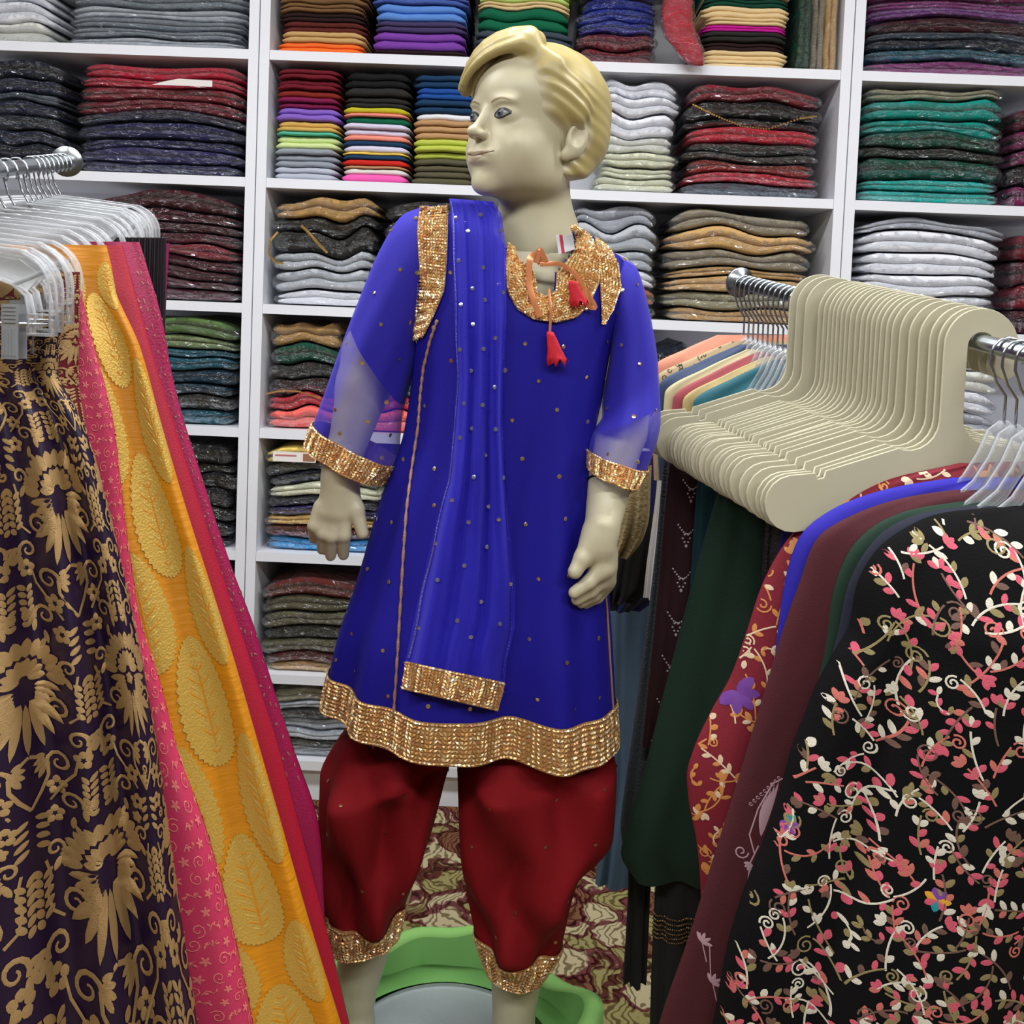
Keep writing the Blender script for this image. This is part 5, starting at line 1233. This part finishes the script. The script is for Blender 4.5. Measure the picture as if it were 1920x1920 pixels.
skirt([(456, 262), (600, 304), (700, 322), (800, 348), (900, 380), (1000, 412), (1080, 440), (1180, 478), (1300, 516), (1420, 556), (1560, 600), (1750, 612), (1950, 640), (2300, 700)], 1.165, -100, .45, .020, .09, foldf(12, .003, .016), [MAG, MAGT], 'magenta silk skirt with small dull gold sprigs, farthest right of the flared skirts', magdeco, nu=140, nv=60)
BLK = mat('black_pleated_silk', '1A1016', 0.5, sheen=.2)
skirt([(448, 312), (560, 310), (640, 310), (900, 312), (1500, 316)], 1.285, -60, .3, .02, .05, lambda u, v: .004*math.sin(2*PI*70*u), [BLK], 'black narrow-pleated skirt hanging beside the maroon stack', nu=420, nv=20)
skirt([(458, 318), (560, 312), (900, 300), (1500, 300)], 1.345, 0, .3, .02, .04, foldf(2, .002, .006), [mat('berry_silk', '8A1450', .5)], 'berry red skirt, a sliver at the far end of the left rail', nu=90, nv=20)
# ------------------------------------------------------------------ right rack clothes
def castmap(mb, org):
    """stitches a flat pattern (metres, x right, z down from org) onto the front of the garment built so far"""
    bv = BVHTree.FromPolygons([Vector(v) for v in mb.v], list(mb.f))
    def mp(x, y, off):
        h, n, i, dd = bv.ray_cast(Vector((x, -1, -y)), Vector((0, 1, 0)))
        if h is None or abs(n.y) < .12: return None
        return h+Vector((0, -off-.0004, 0))
    return mp
def floral(mb, L, org, x0, x1, y0, y1, cols, seed, sc_=1.0, step=.052, flowers=True):
    """vine embroidery: curling stems with pairs of leaves and spirals"""
    rg = random.Random(seed); mp = Seen(castmap(mb, org)); ny = int((y1-y0)/step); nx = int((x1-x0)/step)
    flowers = .012 if flowers else 0
    for j in range(ny+1):
        for i in range(nx+1):
            x = x0+(i+.5*(j % 2)+rg.uniform(-.2, .2))*step; y = y0+(j+rg.uniform(-.2, .2))*step
            a = rg.uniform(0, 6.28) if rg.random() < .4 else -PI/2+rg.uniform(-.9, .9); k = rg.choice((-1, 1)); cur = k*rg.uniform(8, 26)
            L_ = step*rg.uniform(1.2, 2.1); n = 12; pts = []; px_, py_ = x-math.cos(a)*L_/2, y-math.sin(a)*L_/2
            for q in range(n): pts.append((px_, py_)); px_ += math.cos(a)*L_/n; py_ += math.sin(a)*L_/n; a += cur*L_/n
            c1 = rg.choice(cols['stem']); ribbon(mb, mp, pts, .0019*sc_, c1)
            if rg.random() < .55:
                r = rg.uniform(.006, .010)*sc_; hand = 1 if cur > 0 else -1; cx, cy = px_+math.cos(a+hand*PI/2)*r, py_+math.sin(a+hand*PI/2)*r
                ribbon(mb, mp, spiral(cx, cy, a-hand*PI/2, r, 1.5, 20, hand), .0019*sc_, c1)
            else:
                m = rg.choice(cols['leaf'])
                for da in (-.75, 0, .75): leaf(mb, mp, px_, py_, a+da, .0105*sc_, .0060*sc_, m if rg.random() < .7 else rg.choice(cols['leaf']))
            for q in (2, 5, 8):
                qx, qy = pts[q]; aa = math.atan2(pts[q+1][1]-qy, pts[q+1][0]-qx)
                for sd in (-1, 1):
                    if rg.random() < .72: leaf(mb, mp, qx, qy, aa+sd*rg.uniform(.6, 1.0), rg.uniform(.009, .013)*sc_, rg.uniform(.0050, .0066)*sc_, rg.choice(cols['leaf']))
            if rg.random() < flowers:
                for q in range(7): leaf(mb, mp, x+.02, y, q*.9, .012*sc_, .007*sc_, rg.choice(cols['flower']))
    floral_fill(mb, mp, cols, seed, x0, x1, y0, y1, sc_*.9)
def floral_fill(mb, mp, cols, seed, x0, x1, y0, y1, sc_):
    def draw(cx, cy, rg):
        a = rg.uniform(0, 6.28); c1 = rg.choice(cols['stem']); pts = [(cx+t*.011*math.cos(a+t*.5), cy+t*.011*math.sin(a+t*.5)) for t in (-1, -.5, 0, .5, 1)]
        ribbon(mb, mp.mp, pts, .0018, c1)
        for q in (0, 2, 4):
            for sd in (-1, 1): leaf(mb, mp.mp, pts[q][0], pts[q][1], a+sd*.8, .0095*sc_, .0052*sc_, rg.choice(cols['leaf']))
    filler(mb, mp, x0, x1, y0, y1, .013, .0125, draw, seed)
def kurta_rows(left, d, xr, yoff=-40, dep=.05):
    n = len(left); rows = []
    for k, (x, y) in enumerate(left):
        t = k/(n-1); rows.append(((x, y), (xr+60*t, y+yoff*(1-t)), .010+dep*min(1, t*3), 0))
    return rows
BKF = mat('black_georgette', '0B0A0C', 0.9, spec=.15, sheen=.03, bump=.3, bscale=500, var=.2)
T_PINK = mat('pink_wool_thread', 'D2596E', .8, bump=.6, bscale=900); T_CORAL = mat('coral_wool_thread', 'C86E62', .8, bump=.6, bscale=900); T_WHT = mat('cream_wool_thread', 'DCD6C4', .8, bump=.6, bscale=900)
T_OLV = mat('olive_wool_thread', '8E8054', .8, bump=.6, bscale=900); T_BRN = mat('taupe_wool_thread', '6E5044', .8, bump=.6, bscale=900); T_TEAL = mat('teal_wool_thread', '1C8A92', .8); T_VIO = mat('violet_wool_thread', '7A3F9A', .8); T_YEL = mat('yellow_wool_thread', 'D8A030', .8)
def fb(u, v):
    cre = -.030*math.exp(-((u-.105-.02*v)/.022)**2)*min(1, max(0, (v-.15)*3))
    return (.002+.010*v)*(math.sin(2*PI*5*u+.5+v)+.5*math.sin(2*PI*9*u+2-2*v))+cre
left_f = [(1905, 948), (1765, 962), (1700, 988), (1640, 1035), (1605, 1100), (1593, 1168), (1561, 1225), (1527, 1290), (1506, 1345), (1484, 1400), (1467, 1463), (1433, 1570), (1399, 1655), (1365, 1766), (1339, 1903), (1300, 2150)]
rows = kurta_rows(left_f, 1.05, 2190, -4, .085)
garment_loft(rows, 1.055, fb, 220, 100, [BKF, T_PINK, T_CORAL, T_WHT, T_OLV, T_BRN, T_TEAL, T_VIO, T_YEL], 'embroidered_tunic', 'black tunic densely embroidered with pink, cream and olive vines, nearest on the right', 'tunic', 'tunics on the near end of the right rail',
    lambda mb, L, org: floral(mb, L, org, -.44, .12, .0, .66, dict(stem=[2, 3, 3, 4, 2, 5], leaf=[1, 1, 2, 1, 3, 3, 4, 4, 5], flower=[6, 7, 8, 1]), 3, 1.02, .029))
T_OR = mat('orange_silk_thread', 'D08A4A', .6); T_CR = mat('pale_silk_thread', 'E2C8A8', .6); T_PUR = mat('purple_silk_thread', '6E3A92', .6)
MRF = mat('maroon_crepe', '7C1226', 0.8, sheen=.3, bump=.2, bscale=500, var=.1)
def fl2(mb, L, org):
    floral(mb, L, org, -.40, .10, .0, .66, dict(stem=[1, 1, 2], leaf=[1, 1, 2], flower=[3]), 8, .95, .036, False)
    mp = castmap(mb, org); c = P(1384, 1300, 1.13); x, y = c.x-org.x, org.z-c.z
    for q in range(8): leaf(mb, mp, x, y, q*.785, .025, .012, 3, .0012)
garment_loft(kurta_rows([(1800, 868), (1640, 905), (1545, 950), (1476, 1012), (1428, 1098), (1400, 1183), (1372, 1262), (1332, 1335), (1302, 1400), (1288, 1450), (1291, 1500), (1306, 1580), (1314, 1680), (1310, 1990)], 1.15, 2060, -10, .018), 1.147, foldf(31, .001, .003), 130, 80, [MRF, T_OR, T_CR, T_PUR], 'embroidered_tunic',
    'maroon tunic with orange and cream vines and one purple flower', 'tunic', 'tunics on the near end of the right rail', fl2)
garment_loft(kurta_rows([(1790, 895), (1670, 915), (1560, 955), (1496, 1012), (1470, 1098), (1458, 1183), (1450, 1260), (1430, 1400), (1400, 1600), (1350, 1990)], 1.12, 2080, -6, .014), 1.124, foldf(32, .001, .004), 90, 50, [mat('violet_blue_crepe', '2216A0', .8, sheen=.3)], 'plain_tunic', 'bright violet-blue tunic sandwiched between two maroon ones', 'tunic', 'tunics on the near end of the right rail')
MRP = mat('plain_maroon_crepe', '470F1A', 0.85, sheen=.35, bump=.2, bscale=500, var=.1); T_SIL = mat('silver_pink_thread', 'C8A4B0', .5, .3)
def fl3(mb, L, org):
    mp = castmap(mb, org); rg = random.Random(3)
    def W(px, py): c = P(px, py, 1.09); return c.x-org.x, org.z-c.z
    for (px, py, s) in ((1420, 1520, 1.0),):
        x, y = W(px, py)
        ribbon(mb, mp, [(x+.000, y+.05), (x-.006, y+.03), (x+.002, y+.0), (x+.016, y-.03), (x+.034, y-.042), (x+.040, y-.030), (x+.032, y-.022)], .0016, 1)
        for q in range(9): ribbon(mb, mp, spiral(x-.006+q*.0035, y-.004-q*.0042, 0, .0026, 1, 8), .0008, 1)
        for q in range(7): leaf(mb, mp, x+.006, y+.03, -PI/2+.05*q-.05, .03+.006*q, .004, 1)
        ribbon(mb, mp, spiral(x-.014, y+.05, 0, .008, 1.3, 14), .0016, 1); ribbon(mb, mp, [(x+.004, y+.04), (x-.004, y+.06), (x-.006, y+.085)], .0016, 1)
        for q in range(5): leaf(mb, mp, x-.002, y+.062, 1.2+q*.5, .009, .004, 1)
    for (px, py) in ((1303, 1700), (1312, 1760), (1330, 1830)):
        x, y = W(px, py); ribbon(mb, mp, [(x, y-.03), (x+.002, y), (x+.010, y+.03)], .0012, 1)
        for q in range(4): leaf(mb, mp, x+.004, y+.01, -2+q*.7, .012, .004, 1)
garment_loft(kurta_rows([(1790, 918), (1700, 932), (1600, 965), (1530, 1012), (1497, 1098), (1467, 1183), (1438, 1280), (1408, 1380), (1384, 1460), (1340, 1600), (1290, 1760), (1235, 1920), (1180, 2150)], 1.10, 2090, -6, .016), 1.108, foldf(33, .001, .004), 110, 60, [MRP, T_SIL], 'embroidered_tunic', 'plain maroon tunic with a silver paisley motif low on its front', 'tunic', 'tunics on the near end of the right rail', fl3)
garment_loft(kurta_rows([(1800, 940), (1710, 955), (1640, 985), (1588, 1040), (1560, 1120), (1548, 1200), (1520, 1320), (1480, 1480), (1420, 1700), (1370, 2100)], 1.08, 2100, -6, .013), 1.092, foldf(34, .001, .003), 90, 50, [mat('bottle_green_crepe', '0B2C1C', .85, sheen=.3)], 'plain_tunic', 'bottle green tunic behind the navy one', 'tunic', 'tunics on the near end of the right rail')
garment_loft(kurta_rows([(1820, 948), (1730, 962), (1668, 988), (1618, 1040), (1586, 1110), (1572, 1180), (1545, 1280), (1500, 1450), (1430, 1700), (1380, 2100)], 1.07, 2110, -6, .016), 1.077, foldf(35, .001, .003), 90, 50, [mat('navy_crepe', '14182C', .85, sheen=.3)], 'plain_tunic', 'navy tunic directly behind the black embroidered one', 'tunic', 'tunics on the near end of the right rail')
# clear adult hangers holding the tunics
def clear_hanger():
    t = bpy.data.objects.new('clear_hanger', None); sc.collection.objects.link(t)
    mb = MB(); mb.tube(hook_pts(.019, .085), .0017, 8); mb.build('hook', CHROME, t)
    mb = MB()
    for s in (-1, 1):
        pts = [Vector((0, 0, -.083)), Vector((s*.012, 0, -.092)), Vector((s*.022, 0, -.118)), Vector((s*.038, 0, -.145)), Vector((s*.062, 0, -.166)), Vector((s*.095, 0, -.186)), Vector((s*.125, 0, -.204))]
        flat_tube(mb, pts, .012, .006)
    mb.build('arms', CLEAR, t)
    return t
CL = clear_hanger()
for k, (dd, lb) in enumerate([(1.060, 'nearest, inside the black embroidered tunic'), (1.078, 'second nearest, inside the navy tunic'), (1.092, 'inside the bottle green tunic'), (1.108, 'inside the plain maroon tunic'), (1.122, 'inside the violet-blue tunic')]):
    o = CL if k == 0 else copy_tree(CL); o.location = rail_r(dd); o.rotation_euler = (0, 0, math.radians(4)); setp(o, 'clear plastic hanger '+lb, 'hanger', 'clear hangers on the near right rail')
# clothes under the cream hangers
def hang(rows, d, m, label, deco=None, name='hanging_garment', nu=80, nv=50, fold=None, mats=None, cat='garment'):
    return garment_loft([((a, y), (b, y), dp, 0) for y, a, b, dp in rows], d, fold or foldf(int(d*1000), .001, .006), nu, nv, mats or [m], name, label, cat, None, deco)
T_BEAD = mat('pearl_bead', 'D8C8CC', .3, .2)
def swags(mb, L, org):
    mp = castmap(mb, org)
    for j in range(9):
        for i in range(-3, 3):
            x = i*.048+.012*j*-.35+.024*(j % 2)*0; y = .02+j*.062
            for q in range(11):
                t = q/10; sx = x-.013+.026*t; sy = y+.012*math.sin(PI*t)
                leaf(mb, mp, sx, sy, 0, .0026, .0026, 1, .0012)
            for q in range(6): leaf(mb, mp, x+.006*math.cos(q*1.05)*.6, y+.018+.0045*math.sin(q*1.05), q, .0028, .0026, 1, .0012)
            leaf(mb, mp, x, y+.026, PI/2, .005, .004, 1, .0012)
hang([(790, 1266, 1345, .006), (900, 1252, 1345, .012), (1100, 1234, 1345, .016), (1300, 1214, 1330, .018), (1400, 1204, 1300, .010)], 1.405, None, 'dark maroon velvet garment with swags of tiny pearl beads under the far cream hangers', swags, mats=[mat('maroon_velvet', '300A12', .8, sheen=.4), T_BEAD])
hang([(780, 1250, 1300, .006), (1000, 1232, 1310, .010), (1300, 1196, 1300, .014), (1540, 1164, 1290, .016), (1600, 1170, 1290, .012)], 1.445, mat('grey_knit', '3A3E42', .95, bump=.9, bscale=300), 'charcoal ribbed knit garment behind the beaded maroon one')
hang([(800, 1316, 1380, .006), (1000, 1300, 1380, .010), (1300, 1280, 1370, .012), (1500, 1260, 1370, .010)], 1.372, mat('deep_teal_velvet', '0C3A44', .85, sheen=.3), 'teal velvet garment between the beaded maroon and dark green ones')
hang([(832, 1402, 1450, .006), (870, 1366, 1470, .012), (950, 1338, 1475, .018), (1100, 1296, 1475, .024), (1300, 1244, 1470, .030), (1450, 1206, 1450, .032), (1560, 1172, 1440, .030), (1600, 1164, 1430, .026), (1655, 1196, 1420, .012)], 1.315, mat('forest_green_wool', '0B2B1C', .9, sheen=.35, bump=.3, bscale=400), 'plain dark green woollen garment hanging at the front of the cream hangers', fold=foldf(41, .002, .010, (3, 7)))
hang([(1560, 1178, 1225, .014), (1700, 1176, 1218, .018), (1836, 1168, 1212, .018)], 1.385, mat('black_crepe', '0E0E10', .85), 'narrow black trouser leg hanging below the dark green garment', cat='trousers', name='hanging_trousers', nu=40, nv=20)
def sqband(mb, L, org):
    rg = random.Random(1)
    for j in range(6):
        for i in range(40):
            u = .02+.46*i/40; p = L.p(u, .36+.03*j, .001)-org; bead(mb, p, Vector((rg.uniform(-.5, .5), -1, rg.uniform(-.5, .5))).normalized(), Vector((1, 0, .4)), .004, .003, .002, 1, (0, 0, 0))
hang([(1560, 1240, 1320, .014), (1700, 1226, 1330, .018), (1800, 1222, 1330, .018), (2000, 1216, 1330, .018)], 1.345, None, 'black garment with a bronze sequin band below the dark green one', sqband, mats=[MATS['black_crepe'], mat('bronze_sequin', '7A6248', .3, .9)])
hang([(930, 1440, 1500, .006), (1100, 1425, 1500, .012), (1400, 1400, 1500, .014), (1700, 1370, 1480, .014)], 1.262, mat('black_lace', '1A181A', .6, spec=.6, bump=1, bscale=260), 'shiny black lace garment between the green garment and the tunics')
hang([(950, 1475, 1540, .006), (1100, 1450, 1520, .010), (1300, 1440, 1520, .010), (1700, 1400, 1500, .010)], 1.225, mat('deep_blue_crepe', '1A1870', .8), 'deep blue garment with pale piping behind the maroon embroidered tunic')
# far end of the right rail: wire hooks with clear hangers and printed silks
for k in range(12):
    dd = 1.585-.0115*k; o = copy_tree(CL); o.location = rail_r(dd); o.rotation_euler = (0, 0, rnd.uniform(-.02, .02)); o.scale = (.9, 1, 1)
    setp(o, 'clear hanger with a wire hook, %s from the end cap of the right rail' % ORD[k+1], 'hanger', 'wire-hook hangers at the far end of the right rail')
def far_top(xl, yl, xm, ym, d, m, label, mats=None, deco=None, low=900):
    rows = [((xm, ym), (xm+150, ym), .004, 0), ((xl+(xm-xl)*.5, ym+(yl-ym)*.42), (xm+230, ym+30), .010, 0), ((xl, yl), (xm+270, yl), .014, 0), ((xl-4, yl+60), (xm+270, yl+60), .016, 0), ((xl, low), (xm+250, low), .016, 0)]
    return garment_loft(rows, d, foldf(int(d*777), .001, .004), 80, 40, mats or [m], 'silk_garment', label, 'garment', 'printed silk garments at the far end of the right rail', deco)
def dots(mb, L, org):
    rg = random.Random(2); mp = castmap(mb, org)
    for _ in range(500):
        x = rg.uniform(-.25, .2); y = rg.uniform(0, .2); a = rg.uniform(0, 6.28)
        ribbon(mb, mp, spiral(x, y, a, .005, 1, 8), .0012, 1)
far_top(1226, 690, 1345, 628, 1.585, mat('peach_silk', 'E09478', .6, sheen=.3, var=.15, bump=.3, bscale=80), 'peach silk garment, topmost shoulder at the far end of the right rail')
far_top(1228, 712, 1372, 640, 1.572, None, 'beige silk garment with black scroll print, just under the peach one', [mat('sand_silk', 'B8A27C', .6), mat('black_print', '2A2622', .7)], dots)
far_top(1236, 724, 1386, 646, 1.560, mat('slate_blue_silk', '37486A', .6, sheen=.2), 'slate blue silk garment below the scroll print')
far_top(1246, 738, 1400, 655, 1.548, mat('ivory_silk', 'D2C49A', .6, sheen=.2), 'ivory silk garment with a smooth shoulder')
far_top(1262, 748, 1418, 660, 1.536, mat('rose_silk', 'A84A52', .6), 'rose silk garment half hidden by clear hangers')
far_top(1280, 752, 1436, 668, 1.524, mat('pale_gold_silk', 'C4AE74', .5, var=.3, vscale=40), 'pale gold printed silk garment half hidden by clear hangers')
far_top(1300, 756, 1452, 674, 1.512, mat('teal_silk', '1E6470', .6), 'teal silk garment half hidden by clear hangers')
# a second rail's clothes seen between the mannequin and the right rack
RB2 = empty('garment_rack', (P(1330, 800, 1.80).x, 1.80, 0), 'steel clothes rack standing behind the right one, mostly hidden', 'clothes rack')
mb = MB(); mb.tube([(-.22, -.02, 1.15), (.30, .05, 1.15)], .011, 12); mb.build('rail', STEEL, RB2)
mb = MB(); mb.tube([(.28, .05, .02), (.28, .05, 1.15)], .014, 12); mb.build('post', STEEL, RB2)
mb = MB(); mb.tube([(.28, -.2, .015), (.28, .3, .015)], .014, 10); mb.tube([(.08, .05, .015), (.45, .05, .015)], .014, 10); mb.build('base', STEEL, RB2)
hang([(845, 1190, 1262, .010), (950, 1178, 1262, .016), (1050, 1160, 1250, .018), (1110, 1142, 1240, .016), (1145, 1136, 1200, .008)], 1.765, mat('navy_satin', '141C4C', .5, sheen=.2), 'navy satin garment curving behind the mannequin\'s hand', nu=60, nv=30)
hang([(872, 1168, 1222, .010), (960, 1156, 1218, .014), (1010, 1148, 1206, .012), (1046, 1140, 1180, .006)], 1.70, mat('cream_gold_lace', 'A8966A', .55, .2, bump=1, bscale=160), 'cream and gold lace garment just right of the mannequin\'s wrist', nu=60, nv=30)
hang([(960, 1180, 1232, .010), (1040, 1150, 1226, .012), (1100, 1138, 1216, .012), (1130, 1136, 1190, .006)], 1.73, MATS['black_crepe'], 'black garment under the cream lace, behind the mannequin\'s hand', nu=60, nv=30)
hang([(1100, 1196, 1246, .012), (1128, 1146, 1244, .014), (1300, 1142, 1236, .020), (1450, 1144, 1228, .024), (1560, 1128, 1214, .024), (1655, 1116, 1200, .020)], 1.80, mat('denim_blue', '4E6680', .85, bump=.4, bscale=600), 'grey-blue denim garment behind the hem of the blue tunic', nu=60, nv=40)
hang([(800, 1236, 1262, .006), (900, 1232, 1262, .010), (1060, 1212, 1250, .010), (1120, 1206, 1240, .008)], 1.68, mat('white_satin', 'C8C4C0', .5), 'white satin garment corner beside the beaded maroon one', nu=40, nv=20)
